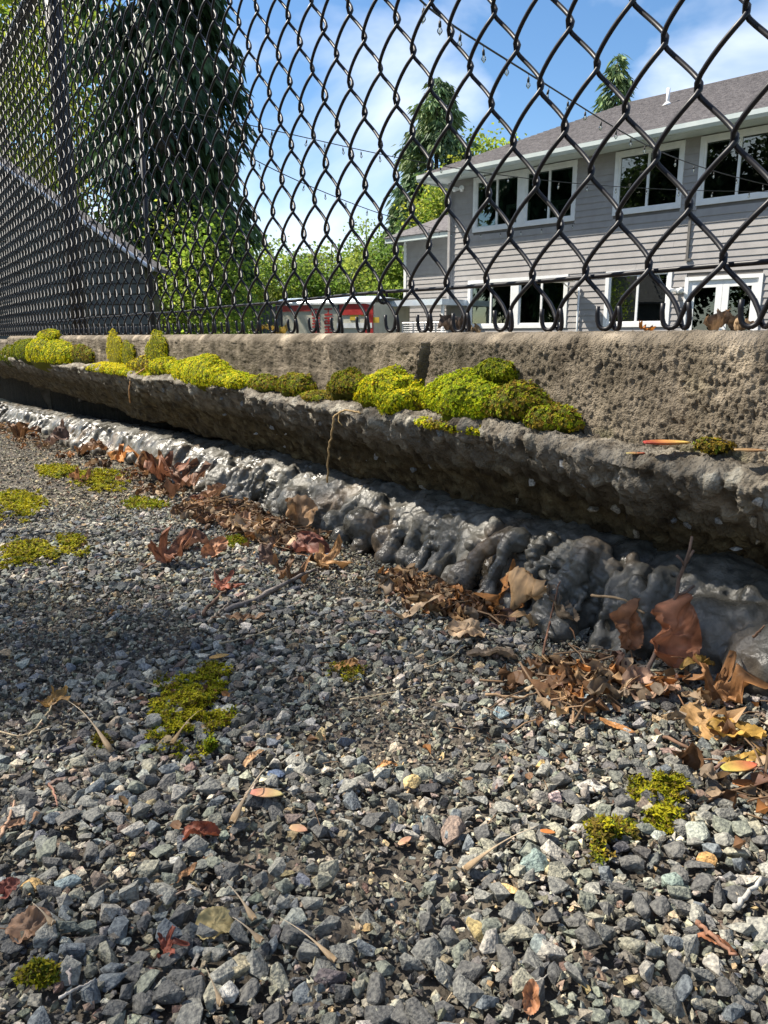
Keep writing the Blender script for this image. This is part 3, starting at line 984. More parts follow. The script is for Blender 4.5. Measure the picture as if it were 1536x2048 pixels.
def ground_moss(px, py, wx, hy, label, pal, brown, n, size):
    p = on_ground(px, py)
    q = on_ground(px + wx, py); t = on_ground(px, py - hy)
    ax = (q - p)[:2]; ay = (t - p)[:2]
    r = rm_
    n = int(n * 1.9); size = size * .58; pal = pal * .8; brown = min(.6, brown + .18)
    m = n * 5
    ab = r.uniform(-1, 1, (m, 2))
    P2 = p[:2] + ab[:, :1] * ax + ab[:, 1:] * ay
    P3 = np.stack([P2[:, 0], P2[:, 1], np.zeros(m)], 1)
    rad = np.hypot(ab[:, 0], ab[:, 1])
    keep = (rad + 0.75 * fbm(P3, 75, 4, int(px), .65) < 0.70) & (r.uniform(size=m) > .25 + .55 * rad)
    P2 = P2[keep][:n]; rad = rad[keep][:n]; P3 = P3[keep][:n]
    z_ = ground_z(P2[:, 0], P2[:, 1]) + 0.0015 + r.uniform(0, 0.005, len(P2)) * np.clip(1.2 - rad + .6 * vnoise(P3[:len(P2)], 160, 4), 0, 2)
    P3 = np.stack([P2[:, 0], P2[:, 1], z_], 1)
    N = np.array([0, 0, 1.0]) + r.normal(0, .5, P3.shape); N /= np.linalg.norm(N, axis=1)[:, None]
    cols = pal[r.integers(0, len(pal), len(P3))] * r.uniform(0.7, 1.2, (len(P3), 1))
    b = r.uniform(size=len(P3)) < brown
    cols[b] = MOSS_B[r.integers(0, len(MOSS_B), b.sum())]
    V, Q, C = tufts(P3, N, size * r.uniform(.7, 1.5, len(P3)), cols, r, 4, 0.8)
    o = MB().add(V, Q, None, C).build('moss_patch', M['moss'], smooth=False)
    tag(o, label, 'moss', 'moss patches growing in the gravel')
for a in [
 (385, 1425, 85, 75, 'large yellow moss patch in the middle left gravel', MOSS_Y, .15, 1700, .0036),
 (425, 1365, 45, 30, 'upper fringe of moss above the large gravel patch', MOSS_Y, .2, 400, .0034),
 (1320, 1582, 62, 30, 'yellow moss patch in the right lit gravel', MOSS_Y, .25, 600, .0034),
 (1215, 1680, 55, 40, 'straggling moss strands below the right patch', np.concatenate([MOSS_Y, MOSS_B]), .3, 420, .0036),
 (1325, 1645, 40, 25, 'small moss patch just below the right lit one', MOSS_Y, .25, 320, .0034),
 (55, 1112, 62, 32, 'far left yellow moss patch on the gravel bank', MOSS_Y, .25, 900, .006),
 (145, 1092, 34, 20, 'smaller moss clump right of the far left patch', MOSS_Y, .25, 400, .006),
 (35, 1010, 60, 26, 'thin yellow moss sheet at the left edge', MOSS_Y, .1, 800, .008),
 (200, 965, 60, 22, 'bright moss sheet beside the leaf drift', MOSS_Y, .1, 800, .009),
 (290, 1012, 50, 15, 'low green moss patch below the bright sheet', YG, .15, 500, .007),
 (120, 945, 50, 12, 'far moss sheet near the leaf drift', MOSS_Y, .1, 500, .010),
 (475, 1088, 32, 9, 'small moss strip beside the large twig pile', YG, .1, 250, .005),
 (700, 1355, 45, 22, 'tiny moss sprigs around the orange sheath', np.concatenate([MOSS_Y, MOSS_B]), .3, 130, .0034),
 (80, 1965, 45, 14, 'blurred moss tuft at the lower left corner', MOSS_Y * .7, .3, 300, .0030),
 (420, 1510, 24, 14, 'small green moss sprig below the large patch', MOSS_G, .1, 120, .0034),
 (205, 1505, 22, 25, 'orange moss sprig on the left lit gravel', np.concatenate([MOSS_Y, MOSS_B]), .4, 150, .0034),
]:
    ground_moss(*a)

# ------------------------------------------------------------------ dry leaves, twigs, seeds
def leaf_shape(kind, seed, curl, fold, crumple):
    """unit leaf, length 1 along +x from the stalk; returns V, Q, vein weight"""
    r = np.random.default_rng(seed)
    nr, na = 9, 61
    th = np.linspace(-math.pi, math.pi, na)
    if kind == 'maple':
        lobes = np.array([0, 0.95, -0.95, 1.85, -1.85])
        amp = np.array([0.62, 0.52, 0.52, 0.34, 0.34])
        R = 0.20 + sum(a * np.exp(-((th - l) / 0.26) ** 2) for l, a in zip(lobes, amp))
        R += 0.035 * np.sin(th * 19 + seed) * (np.abs(th) < 2.3) + 0.03 * np.sin(th * 31)
        R = np.where(np.abs(th) > 2.7, 0.10, R)
        ctr = 0.25
    else:
        wdt = {'oval': 0.36, 'narrow': 0.13, 'broad': 0.46}[kind]
        R = 1 / np.sqrt((np.cos(th) / 0.5) ** 2 + (np.sin(th) / wdt) ** 2)
        R *= 1 + 0.03 * np.sin(th * 27 + seed)
        R += 0.05 * np.exp(-(th / 0.2) ** 2)
        ctr = 0.5
    rad = np.linspace(0, 1, nr)
    A = rad[:, None] * R[None, :]
    x = ctr + A * np.cos(th)[None]; y = A * np.sin(th)[None]
    z = np.zeros_like(x)
    P = np.stack([x.ravel(), y.ravel(), np.zeros(x.size) + seed * 3.3], 1)
    z = fold * np.abs(y.ravel()) + 2.0 * crumple * (0.6 * fbm(P, 3.1, 3, seed) + 0.16 * vnoise(P, 11, seed + 2))
    if kind == 'maple':
        la = np.array([0, 0.95, -0.95, 1.85, -1.85])
        dl = np.min(np.abs(th[None, :] - la[:, None]), axis=0)
        vein = np.exp(-(dl[None, :] * A / 0.018) ** 2).ravel()
    else:
        vein = np.exp(-(y.ravel() / 0.016) ** 2)
        sv = np.abs(((x.ravel() - np.abs(y.ravel()) * 0.8) * 9) % 1 - 0.5)
        vein = np.maximum(vein, 0.6 * np.exp(-(sv / 0.09) ** 2))
        z += 0.012 * np.cos(2 * math.pi * ((x.ravel() - np.abs(y.ravel()) * 0.8) * 9))
    z += 0.012 * vein
    X_, Y_ = x.ravel(), y.ravel()
    if abs(curl) > 1e-3:        # roll round the long axis
        k = curl
        ang = Y_ * k
        Yc = np.sin(ang) / k
        Zc = (1 - np.cos(ang)) / k
        nx, nz = -np.sin(ang), np.cos(ang)
        Y_, z = Yc + z * nx, Zc + z * nz
    bend = r.normal(0, 0.5)
    z = z + bend * (X_ - 0.5) ** 2
    V = np.stack([X_, Y_, z], 1)
    return V, grid_quads(nr, na), vein

def leaf_mat_cols(vein, V, col, seed):
    c = np.ones((len(V), 3)) * np.array(col)
    c *= (1 + 0.42 * fbm(V * 1.0, 5, 4, seed))[:, None]
    sp_ = np.clip(fbm(V, 13, 2, seed + 5) - .45, 0, 1)
    c *= (1 - 1.3 * np.clip(sp_, 0, .6))[:, None]
    return c * (1 - 0.28 * vein[:, None])

def place_leaf(p, size, kind, col, label, seed, yaw, pitch, roll, curl=0.0, fold=0.15, crumple=0.12, stalk=0.35, name='leaf', lift=0.004, group='fallen leaves along the wall', cat='leaf'):
    V, Q, vein = leaf_shape(kind, seed, curl, fold, crumple)
    C = leaf_mat_cols(vein, V, col, seed)
    V = V - np.array([0.5, 0, 0])
    o = empty(name, (0, 0, 0))
    R = rot_np((0, 0, 1), yaw) @ rot_np((0, 1, 0), pitch) @ rot_np((1, 0, 0), roll)
    Vw = V * size @ R.T
    zmin = np.percentile(Vw[:, 2], 6)
    o.location = (p[0], p[1], p[2] - zmin + lift)
    b = make_mesh('blade', Vw, Q, None, C, M['leaf'], True, o)
    if stalk:
        st = np.array([[-0.5, 0, 0], [-0.5 - stalk * .4, 0.02, 0.03], [-0.5 - stalk, 0.08, 0.0]]) * size @ R.T
        t = np.linspace(0, 1, 7)
        pts = np.stack([np.interp(t, [0, .5, 1], st[:, k]) for k in range(3)], 1)
        Vt, Qt, Tt = tube_np(pts, np.linspace(0.018, 0.012, 7) * size, 5)
        make_mesh('stalk', Vt, Qt, Tt, np.ones((len(Vt), 3)) * np.array([.22, .11, .05]), M['twig'], True, o)
    tag(o, label, cat, group)
    return o

def px_size(p, npx):
    depth = float(np.dot(p, FWD * CT + np.array([0, 0, -ST])))
    return npx / FPX * depth

TAN = (.54, .35, .18); ORG = (.52, .24, .08); RED = (.24, .105, .06); BRN = (.22, .12, .06); PUR = (.17, .095, .07); GLD = (.42, .26, .06); PALE = (.52, .38, .24); GRB = (.26, .20, .14)
LEAVES = [
 # px, py, length px, kind, colour, yaw, pitch, roll, curl, fold, crumple, label
 (1055, 1240, 120, 'broad', TAN, 2.4, -.2, .5, 2.2, .2, .25, 'curled tan leaf leaning on the mortar coil'),
 (1010, 1215, 105, 'maple', ORG, 1.2, -.7, .3, 2.5, .2, .3, 'orange red curled leaf standing left of the mortar coil'),
 (1115, 1215, 95, 'oval', GRB, 2.0, -.5, .2, 2.5, .2, .15, 'ribbed grey brown leaf hanging from the mortar coil'),
 (985, 1320, 105, 'oval', GRB, -.4, .1, -.3, 1.4, .15, .12, 'wide ribbed grey leaf lying on the middle gravel'),
 (1252, 1280, 95, 'oval', (.42, .20, .10), 1.6, -.9, .5, 2.4, .2, .2, 'upright reddish brown leaf with a light right rim'),
 (1350, 1345, 135, 'oval', (.42, .18, .095), 1.5, -.85, .5, 2.6, .2, .25, 'tall rusty leaf standing behind the forked twig'),
 (1398, 1465, 95, 'oval', (.50, .31, .13), -1.2, .35, .2, .8, .15, .06, 'golden tan leaf lit on the right side'),
 (1470, 1480, 115, 'broad', GLD, .3, .0, -.1, .7, .1, .12, 'broad golden brown leaf at the right edge'),
 (1490, 1535, 120, 'narrow', GLD, .2, .0, .2, .8, .1, .1, 'long golden leaf strip at the right edge below the others'),
 (1440, 1400, 120, 'maple', (.30, .15, .06), .8, -.5, .1, 1.2, .1, .3, 'brown crumpled leaf against the right mortar'),
 (1400, 1325, 80, 'narrow', GLD, .3, .1, .3, .9, .2, .2, 'ochre leaf piece lying on the tall rusty leaf'),
 (1300, 1390, 120, 'broad', (.40, .26, .18), .5, .0, .1, 1.3, .1, .15, 'pinkish tan leaf lying below the forked twig'),
 (1060, 1262, 90, 'narrow', TAN, .1, .1, .0, 1.3, .2, .2, 'thin tan leaf strip under the orange red leaf'),
 (930, 1275, 85, 'broad', PALE, .3, .1, .2, 1.0, .1, .2, 'pale torn leaf left of the mortar coil'),
 (820, 1240, 110, 'narrow', PALE, .2, .05, .1, .8, .1, .15, 'pale leaf strip in the middle of the gravel edge'),
 (1230, 1463, 75, 'narrow', (.45, .22, .08), -.7, .05, .1, .8, .2, .05, 'slim orange leaf pointing to the right pile'),
 (350, 1130, 95, 'maple', (.25, .115, .07), .9, -.45, .5, 2.0, .3, .25, 'dark red folded leaf standing on the left gravel'),
 (385, 1100, 70, 'broad', PUR, .4, -.2, .4, 2.5, .2, .25, 'purplish curled leaf behind the dark red folded one'),
 (430, 1115, 60, 'oval', (.40, .2, .11), .8, -.4, .6, 1.6, .2, .15, 'tan pink leaf right of the dark red folded one'),
 (610, 1105, 110, 'oval', (.21, .085, .06), -.3, .05, .3, 2.6, .2, .2, 'long wine red rolled leaf in the large leaf pile'),
 (660, 1140, 90, 'maple', (.40, .23, .10), -.3, .0, .2, .9, .1, .2, 'tan leaf at the right end of the large leaf pile'),
 (545, 1125, 95, 'oval', (.15, .10, .08), -1.4, .4, .6, 2.4, .2, .2, 'dark withered leaf standing at the left of the large pile'),
 (600, 1035, 80, 'broad', (.38, .24, .13), 1.8, -.7, .2, 1.4, .1, .15, 'light brown leaf stuck to the mortar above the pile'),
 (455, 1180, 65, 'maple', (.36, .13, .08), .1, .0, .1, 1.0, .2, .2, 'reddish leaf left of the thick twig'),
 (490, 1245, 80, 'narrow', (.30, .18, .10), .4, .1, .2, 1.0, .2, .15, 'brown leaf below the thick twig'),
 (470, 1060, 70, 'oval', (.30, .17, .10), .7, -.2, .3, 2.0, .2, .2, 'brown curled leaf above the dark red one'),
 (520, 1075, 110, 'broad', PALE, .2, .0, .1, .7, .1, .2, 'pale leaf lit in front of the mortar'),
 (585, 1165, 80, 'maple', BRN, .5, .0, .3, 1.4, .2, .3, 'brown crumpled leaf under the large pile'),
 (335, 960, 85, 'maple', RED, .2, -.1, .3, 1.4, .2, .3, 'red brown leaf in the far leaf drift'),
 (380, 975, 90, 'maple', (.20, .105, .065), .0, -.2, .3, 1.8, .2, .3, 'dark red leaf at the right end of the far drift'),
 (300, 930, 60, 'broad', BRN, .3, -.2, .2, 1.6, .2, .3, 'brown leaf in the middle of the far drift'),
 (255, 935, 55, 'maple', ORG, .8, -.3, .2, 1.6, .2, .3, 'orange leaf at the foot of the far mortar'),
 (430, 985, 60, 'oval', (.30, .17, .1), -.4, -.2, .3, 2.0, .2, .2, 'light brown curled leaf beside the mortar bulge'),
 (400, 1010, 50, 'oval', (.25, .12, .08), .7, -.2, .3, 1.6, .2, .2, 'small brown leaf below the far drift'),
 (165, 965, 40, 'maple', (.38, .20, .10), .9, -.5, .3, 1.5, .2, .3, 'small upright leaf on the left moss sheet'),
 (120, 890, 55, 'broad', (.15, .10, .08), 1.0, -.6, .2, 1.5, .2, .3, 'dark leaf against the far mortar lump'),
 (50, 880, 60, 'maple', BRN, .4, -.1, .2, 1.5, .2, .3, 'brown leaf at the far left of the drift'),
 (180, 900, 60, 'broad', BRN, .1, -.1, .2, 1.3, .2, .3, 'brown leaf below the far mortar lump'),
 (118, 1415, 62, 'maple', (.36, .21, .06), -.3, -.2, .2, 1.1, .2, .15, 'ochre leaf fragment on the dark left gravel'),
 (400, 1682, 76, 'oval', (.28, .085, .045), .2, .0, .1, 3.2, .2, .08, 'red brown rolled leaf in the lower left gravel'),
 (372, 1762, 55, 'narrow', (.42, .23, .11), .9, -.2, .3, 2.2, .2, .1, 'curled orange brown sheath below the rolled leaf'),
 (505, 1528, 60, 'narrow', (.48, .30, .16), .9, -.3, .2, 2.0, .2, .1, 'tan curled sheath on the grey stone below the moss'),
 (700, 1340, 75, 'narrow', (.48, .25, .08), .4, .1, .2, 1.5, .2, .1, 'orange sheath beside the tiny moss sprigs'),
 (430, 1870, 80, 'broad', (.46, .38, .18), .3, .0, .1, .8, .1, .1, 'skeleton pale leaf in the lower left gravel'),
 (345, 1920, 60, 'maple', (.24, .07, .045), .2, -.2, .2, 1.5, .2, .2, 'small dark red leaf among the lower left seeds'),
 (40, 1660, 75, 'narrow', (.34, .2, .12), .7, .0, .2, 1.3, .2, .15, 'brown bud sheath at the left edge'),
 (60, 1875, 85, 'broad', (.26, .16, .10), .2, .0, .1, 1.0, .1, .2, 'brown leaf piece at the lower left edge'),
 (15, 1800, 50, 'oval', (.22, .07, .05), .9, -.3, .2, 1.5, .1, .2, 'dark red leaf cut by the left edge'),
 (1060, 2020, 60, 'oval', (.38, .18, .09), 1.3, -.7, .1, 1.5, .2, .1, 'brown pointed leaf at the bottom edge'),
 (1430, 1900, 85, 'narrow', (.28, .12, .06), -.6, .05, .1, 1.5, .2, .1, 'rust brown strip in the lower right gravel'),
 (770, 1545, 60, 'narrow', (.50, .27, .11), .6, -.1, .2, 1.6, .2, .15, 'torn orange sheath in the centre gravel'),
]
r4 = np.random.default_rng(3)
for k, a in enumerate(LEAVES):
    p = on_ground(a[0], a[1])
    if p[1] > 0.405:
        p = p * (0.405 / p[1]); p[2] = float(ground_z(p[0], p[1])[0]) + 0.012
    sz = px_size(p, a[2])
    # yaw is measured from the picture's right
    yaw = a[5] + math.atan2(RGT[1], RGT[0])
    nm = {'maple': 'maple_leaf'}.get(a[3], 'leaf')
    place_leaf(p, sz, a[3], a[4], a[11], 200 + k, yaw, a[6], a[7], a[8], a[9], a[10], 0.32 if k % 2 == 0 else 0, nm, lift=0.003)

# litter: countless crumbs of leaf, stalk and needle
def litter(name, boxes, n, label):
    r = np.random.default_rng(17)
    mb = MB()
    base = [leaf_shape(kd, 60 + i, cu, .2, .25) for i, (kd, cu) in enumerate((('oval', 2.0), ('narrow', 1.5), ('maple', 1.2), ('broad', 1.8)))]
    low = []
    for V, Q, ve in base:
        Vg = V.reshape(9, 61, 3)[[0, 4, 8]][:, ::10]
        low.append((Vg.reshape(-1, 3) - np.array([.5, 0, 0]), grid_quads(3, 7)))
    fine_ = [(V.reshape(9, 61, 3)[::2][:, ::4].reshape(-1, 3) - np.array([.5, 0, 0]), grid_quads(5, 16)) for V, Q, ve in [leaf_shape(kd, 160 + i, cu, .25, .32) for i, (kd, cu) in enumerate((('oval', 3.2), ('narrow', 2.5), ('maple', 2.4), ('broad', 2.8), ('broad', -2.4), ('maple', 3.2)))]]
    cols = np.array([TAN, TAN, ORG, BRN, BRN, PUR, PALE, GRB, BRN, BRN, GRB, BRN]) * 0.72
    tot = sum(b[5] for b in boxes)
    for (x0, x1, y0, y1, ssz, wgt) in boxes:
        m = int(n * wgt / tot)
        xs = r.uniform(x0, x1, m); ys = y0 + (y1 - y0) * r.beta(2.2, 1.4, m)
        P = np.stack([xs, ys, np.zeros(m)], 1)
        ok = vnoise(P, 13, 40) + r.normal(0, .3, m) > (0.25 if ssz > .008 else .0)
        xs, ys = xs[ok], ys[ok]
        zs = ground_z(xs, ys) + r.uniform(0.003, 0.012, len(xs))
        for i in range(len(xs)):
            if r.uniform() < 0.22:
                L_ = ssz * r.uniform(1.2, 3.0)
                a = r.uniform(0, 6.28)
                dv = np.array([math.cos(a), math.sin(a), r.normal(0, .18)]) * L_ / 2
                c = np.array([xs[i], ys[i], zs[i]])
                bow = np.array([0, 0, r.uniform(0, .12) * L_])
                V, Q, T = tube_np([c - dv, c + bow, c + dv], ssz * 0.05, 3, False)
                mb.add(V, Q, T, np.array([.30, .20, .12]) * r.uniform(.35, 1.4))
            else:
                V, Q = fine_[r.integers(6)] if ssz > .0115 else low[r.integers(4)]
                Rm = rand_rots(1, r, .5)[0]
                mb.add(V * ssz * r.uniform(.5, 1.3) @ Rm.T + np.array([xs[i], ys[i], zs[i]]), Q, None, cols[r.integers(len(cols))] * r.uniform(.6, 1.3))
    o = mb.build(name, M['leaf'], smooth=True)
    tag(o, label, None, None, 'stuff')
litter('leaf_litter', [(-.95, -.55, .33, .41, .011, 5), (-.62, -.12, .33, .41, .009, 6), (-.34, -.06, .29, .385, .017, 3.2), (-.30, -.08, .26, .36, .010, 2), (-1.6, -.95, .33, .42, .013, 3), (-3.8, -1.6, .30, .40, .018, 6), (-1.2, -.1, .02, .34, .0045, 3.0), (-.62, -.36, .345, .40, .017, 2.2), (-1.05, -.72, .31, .40, .019, 2.6)], 6000,
       'brown crumbs of leaf, stalk and bark along the foot of the wall')

def twig(pts2, rad, col, label, forks=(), name='twig', lift=0.005, group='twigs and stalks on the gravel', h=None):
    P = []
    for i, q in enumerate(pts2):
        p = on_ground(q[0], q[1])
        if p[1] > 0.41:
            p = p * (0.41 / p[1])
        p = p + np.array([0, 0, lift + (h[i] if h else 0)])
        P.append(p)
    P = np.array(P)
    t = np.linspace(0, 1, 14)
    k = np.linspace(0, 1, len(P))
    C = np.stack([np.interp(t, k, P[:, j]) for j in range(3)], 1)
    r = np.random.default_rng(int(pts2[0][0]))
    rr = px_size(P.mean(0), rad)
    C += r.normal(0, rr * 0.35, C.shape)
    mb = MB()
    mb.tube(C, np.linspace(rr, rr * 0.55, 14) * r.uniform(.85, 1.15, 14), 7, col)
    for (at, dx, dy, ln) in forks:
        b = C[int(at * 13)]
        dv = (dx * RGT + np.array([0, 0, dy])) * px_size(b, ln)
        mb.tube([b, b + dv * .5 + r.normal(0, rr * .4, 3), b + dv], [rr * .6, rr * .5, rr * .55], 6, col)
    o = mb.build(name, M['twig'], smooth=True)
    tag(o, label, 'twig', group)
GREY = (.20, .17, .15); STRAW = (.46, .36, .22); BROWN = (.16, .09, .055)
for a in [
 ([(455, 1232), (540, 1195), (628, 1152)], 6.5, GREY, 'thick grey twig in front of the large leaf pile'),
 ([(405, 1240), (440, 1200), (478, 1170)], 4, BROWN, 'thin dark twig left of the thick grey one'),
 ([(420, 1255), (460, 1215)], 3, (.34, .27, .2), 'short pale stick below the thin dark twig'),
 ([(935, 1285), (905, 1230), (890, 1205)], 3, BROWN, 'thin brown stalk standing at the middle gravel edge'),
 ([(1160, 1432), (1120, 1345), (1080, 1332)], 2.6, STRAW, 'bent straw coloured stalk in the middle gravel'),
 ([(1035, 1360), (1150, 1352), (1275, 1345)], 3.6, (.36, .25, .15), 'long straight stalk crossing the right leaf pile'),
 ([(850, 1350), (900, 1330), (930, 1305)], 1.8, STRAW, 'fine straw on the middle gravel'),
 ([(970, 1405), (1040, 1412), (1105, 1385)], 3, (.34, .22, .12), 'brown stick lying under the bent stalk'),
 ([(1310, 1480), (1365, 1510), (1400, 1520)], 4.5, BROWN, 'reddish brown stick at the right pile foot'),
 ([(1400, 1570), (1440, 1545), (1530, 1558)], 5, (.20, .12, .09), 'rough cone scale stick at the right edge'),
 ([(60, 1490), (100, 1440), (110, 1410)], 2.2, STRAW, 'pale stalk by the ochre leaf fragment'),
 ([(0, 1480), (40, 1490), (105, 1470)], 1.8, STRAW, 'fine pale stalk at the left edge'),
 ([(315, 1818), (350, 1812), (390, 1802)], 3, (.28, .20, .14), 'short brown stick in the lower left gravel'),
 ([(120, 2025), (155, 2005), (190, 1990)], 3.4, (.42, .38, .33), 'pale stick at the lower left'),
 ([(145, 1940), (140, 1965), (145, 1995)], 4.5, (.34, .29, .26), 'short upright pinkish stick at the lower left'),
 ([(0, 1700), (20, 1660), (33, 1622)], 4, (.44, .27, .17), 'tan bent stick at the left edge'),
 ([(100, 1588), (113, 1610), (117, 1632)], 2.6, (.36, .18, .12), 'short red brown stalk on the left lit gravel'),
 ([(1465, 1840), (1490, 1812), (1520, 1782)], 6.5, (.44, .42, .38), 'thick bleached stick in the lower right gravel'),
 ([(1390, 1868), (1420, 1895), (1470, 1938)], 6, (.30, .15, .09), 'rusty brown stick at the lower right'),
 ([(1050, 1995), (1075, 1990), (1095, 1975)], 2, (.36, .33, .28), 'thin curved straw near the bottom edge'),
 ([(440, 1300), (480, 1292), (560, 1265)], 2, STRAW, 'fine straw below the thick grey twig'),
 ([(700, 1415), (760, 1405), (830, 1392)], 1.8, STRAW, 'fine straw in the dark middle gravel'),
 ([(1505, 1290), (1528, 1268)], 3.0, BROWN, 'short stalk leaning on the right mortar'),
]:
    twig(*a)
twig([(1290, 1372), (1325, 1315), (1370, 1240)], 5, (.15, .10, .075), 'forked brown twig standing against the right mortar', [(.55, -.5, .5, 40), (.75, .6, .35, 55), (.85, -.5, .6, 35), (.9, .4, .8, 40)], h=[0, .016, .05])
twig([(1180, 1235), (1240, 1255), (1285, 1275)], 3, (.42, .28, .15), 'straw stalk bridging the upright leaf and mortar', h=[.012, .016, .012])
twig([(1085, 1320), (1100, 1270), (1115, 1225)], 2.6, (.20, .10, .06), 'arched leaf stalk below the ribbed leaf', h=[0, .008, .02])

def seed_key(px, py, px2, py2, col, label, wide=9):
    a, b = on_ground(px, py), on_ground(px2, py2)
    a[2] += .006; b[2] += .010
    L_ = np.linalg.norm(b - a)
    w = px_size((a + b) / 2, wide)
    t = np.linspace(0, 1, 12)
    C = a + (b - a) * t[:, None] + np.array([0, 0, 1]) * (0.06 * L_ * np.sin(t * 3.14))[:, None]
    rad = w * (0.07 + 0.62 * np.exp(-((t - 0.04) / 0.20) ** 2) * (1 - 0.3 * (t < .02)) + 0.20 * (1 - t))
    V, Q, T = tube_np(C, rad, 9)
    V[:, 2] = np.interp(np.arange(len(V)) // 9, np.arange(12), C[:, 2]) + (V[:, 2] - np.interp(np.arange(len(V)) // 9, np.arange(12), C[:, 2])) * 0.45
    tt = np.clip(np.arange(len(V)) // 9 / 11, 0, 1)[:, None]
    mb = MB().add(V, Q, T, np.array(col) * (1.1 * tt + np.array([.72, .58, .42]) * (1 - tt)))
    o = mb.build('seed_husk', M['leaf'], smooth=True)
    o.data.materials[0] = M['leaf']
    tag(o, label, 'seed husk', 'pale husks with long spikes')
HUSK = (.50, .44, .34)
for a in [
 (510, 1870, 455, 1812, HUSK, 'pale spiked husk on the lower left gravel, wide end right'),
 (672, 1955, 558, 1884, HUSK, 'long pale spike husk in the lower middle left'),
 (525, 1915, 468, 1885, HUSK, 'short cream husk beside the skeleton leaf', 11),
 (925, 1770, 1075, 1695, HUSK, 'long white spiked husk right of the gravel centre', 10),
 (465, 1672, 535, 1572, HUSK, 'broad feathered husk left of the pink bud scale', 10),
 (445, 2045, 415, 1990, HUSK, 'pale husk cut by the bottom edge'),
 (225, 1525, 140, 1435, HUSK, 'long grey husk on the left gravel', 7),
 (345, 1510, 400, 1455, (.46, .38, .24), 'husk spike leaning on the large moss patch', 7),
 (110, 1880, 70, 1855, HUSK, 'feathery husk at the lower left edge', 9),
 (320, 1393, 262, 1391, (.6, .58, .5), 'thin white spike left of the large moss patch', 4),
 (720, 1890, 700, 1872, HUSK, 'round tan husk near the ochre stone', 11),
 (1050, 1400, 1095, 1388, (.55, .5, .4), 'whitish feathered husk under the bent stalk', 8),
]:
    seed_key(*a)

def bud(px, py, L_px, yaw, c1, c2, label, on=None, lift=.006, wid=.22):
    p = on_ground(px, py) if on is None else on
    sz = px_size(p, L_px)
    n = 10
    t = np.linspace(0, 1, n); a = np.linspace(-1, 1, 7)
    T_, A_ = np.meshgrid(t, a, indexing='ij')
    w = wid * np.sin(np.clip(T_ * 0.92 + .08, 0, 1) * math.pi) ** .7
    V = np.stack([T_ - .5, A_ * w, .25 * w * (A_ ** 2) + 0.12 * (T_ - .5) ** 2], -1).reshape(-1, 3) * sz
    V = V @ rot_np((0, 0, 1), yaw + math.atan2(RGT[1], RGT[0])).T
    c = np.array(c1) * (1 - T_.reshape(-1, 1)) + np.array(c2) * T_.reshape(-1, 1)
    o = make_mesh('bud_scale', V, grid_quads(n, 7), None, c, M['leaf'], True)
    so = o.modifiers.new('thick', 'SOLIDIFY'); so.thickness = sz * .03
    o.location = (p[0], p[1], p[2] + lift)
    tag(o, label, 'bud scale', 'red and yellow bud scales')
PINK, LIME, SCAR = (.55, .22, .18), (.58, .52, .22), (.48, .06, .05)
bud(535, 1612, 66, -.1, PINK, LIME, 'pink and lime bud scale on the lower left gravel')
bud(598, 1684, 38, -.3, (.58, .40, .22), (.55, .3, .2), 'cream bud scale right of the rolled leaf', wid=.3)
bud(1475, 1580, 80, .25, (.45, .42, .1), (.50, .10, .07), 'bright red bud scale at the right edge', lift=.012)
bud(1500, 1594, 70, -.25, (.46, .2, .07), (.40, .18, .07), 'orange brown bud scale under the bright red one')
bud(810, 1708, 36, .8, (.5, .32, .2), (.46, .26, .18), 'dull pink bud scale in the middle gravel')
bud(1095, 1690, 30, -.2, (.5, .16, .04), (.46, .2, .06), 'small orange curl beside the amber stone')
bud(440, 1290 + 40, 40, .5, (.5, .3, .1), (.44, .3, .1), 'small ochre bud scale on the dark left gravel')
p = on_y(1335, 893, .440); bud(0, 0, 95, .08, SCAR, (.60, .45, .12), 'long red and yellow bud scale lying on the ledge', on=p, lift=.002)
p = on_y(1272, 913, .430); bud(0, 0, 40, .15, LIME, SCAR, 'small red tipped bud scale below the long one on the ledge', on=p, lift=.002)
p = on_y(1500, 908, .440); bud(0, 0, 60, -.1, (.4, .28, .14), (.36, .2, .1), 'tan sheath on the ledge at the right edge', on=p, lift=.002)

# things on top of the wall and hanging from the ledge
p = on_y(1288, 657, .53); p[2] = 0.004
place_leaf(p, px_size(p, 40), 'maple', (.60, .22, .03), 'small bright orange leaf on top of the wall', 611, 2.2, -.2, .3, 1.4, .3, .2, 0, lift=.001, group='leaf bits on top of the wall')
for k, (px, w, col, lab) in enumerate([(905, 62, (.13, .10, .08), 'dark bark roll on the wall top left of the house windows'), (1440, 70, (.30, .2, .12), 'brown leaf scrap on the wall top at the right'),
                                      (1480, 60, (.36, .26, .16), 'tan leaf scrap on the wall top by the right hook'), (945, 40, (.3, .22, .13), 'ragged bark scrap on the wall top'), (545, 60, (.34, .24, .05), 'ochre crumbs on the wall top left of the trailer')]):
    p = on_y(px, 660, .545); p[2] = 0.004
    place_leaf(p, px_size(p, w), 'oval', col, lab, 620 + k, .3 + k, .0, .2, 3.0, .2, .3, 0, lift=.001, group='leaf bits on top of the wall')
mb = MB()
pts = [on_y(722, 826, .416), on_y(690, 818, .418), on_y(668, 832, .408), on_y(664, 860, .408), on_y(659, 900, .412), on_y(655, 965, .42)]
t = np.linspace(0, 1, 30); P = np.array(pts); k = np.linspace(0, 1, len(P))
C = np.stack([np.interp(t, k, P[:, j]) for j in range(3)], 1) + rng.normal(0, .0006, (30, 3))
mb.tube(C, 0.0011, 6, (.46, .31, .14))
mb.tube([C[9] , C[9] + np.array([.004, -.003, -.008]), C[9] + np.array([.010, -.002, -.012])], .0006, 5, (.4, .26, .1))
o = mb.build('root', M['twig'], smooth=True)
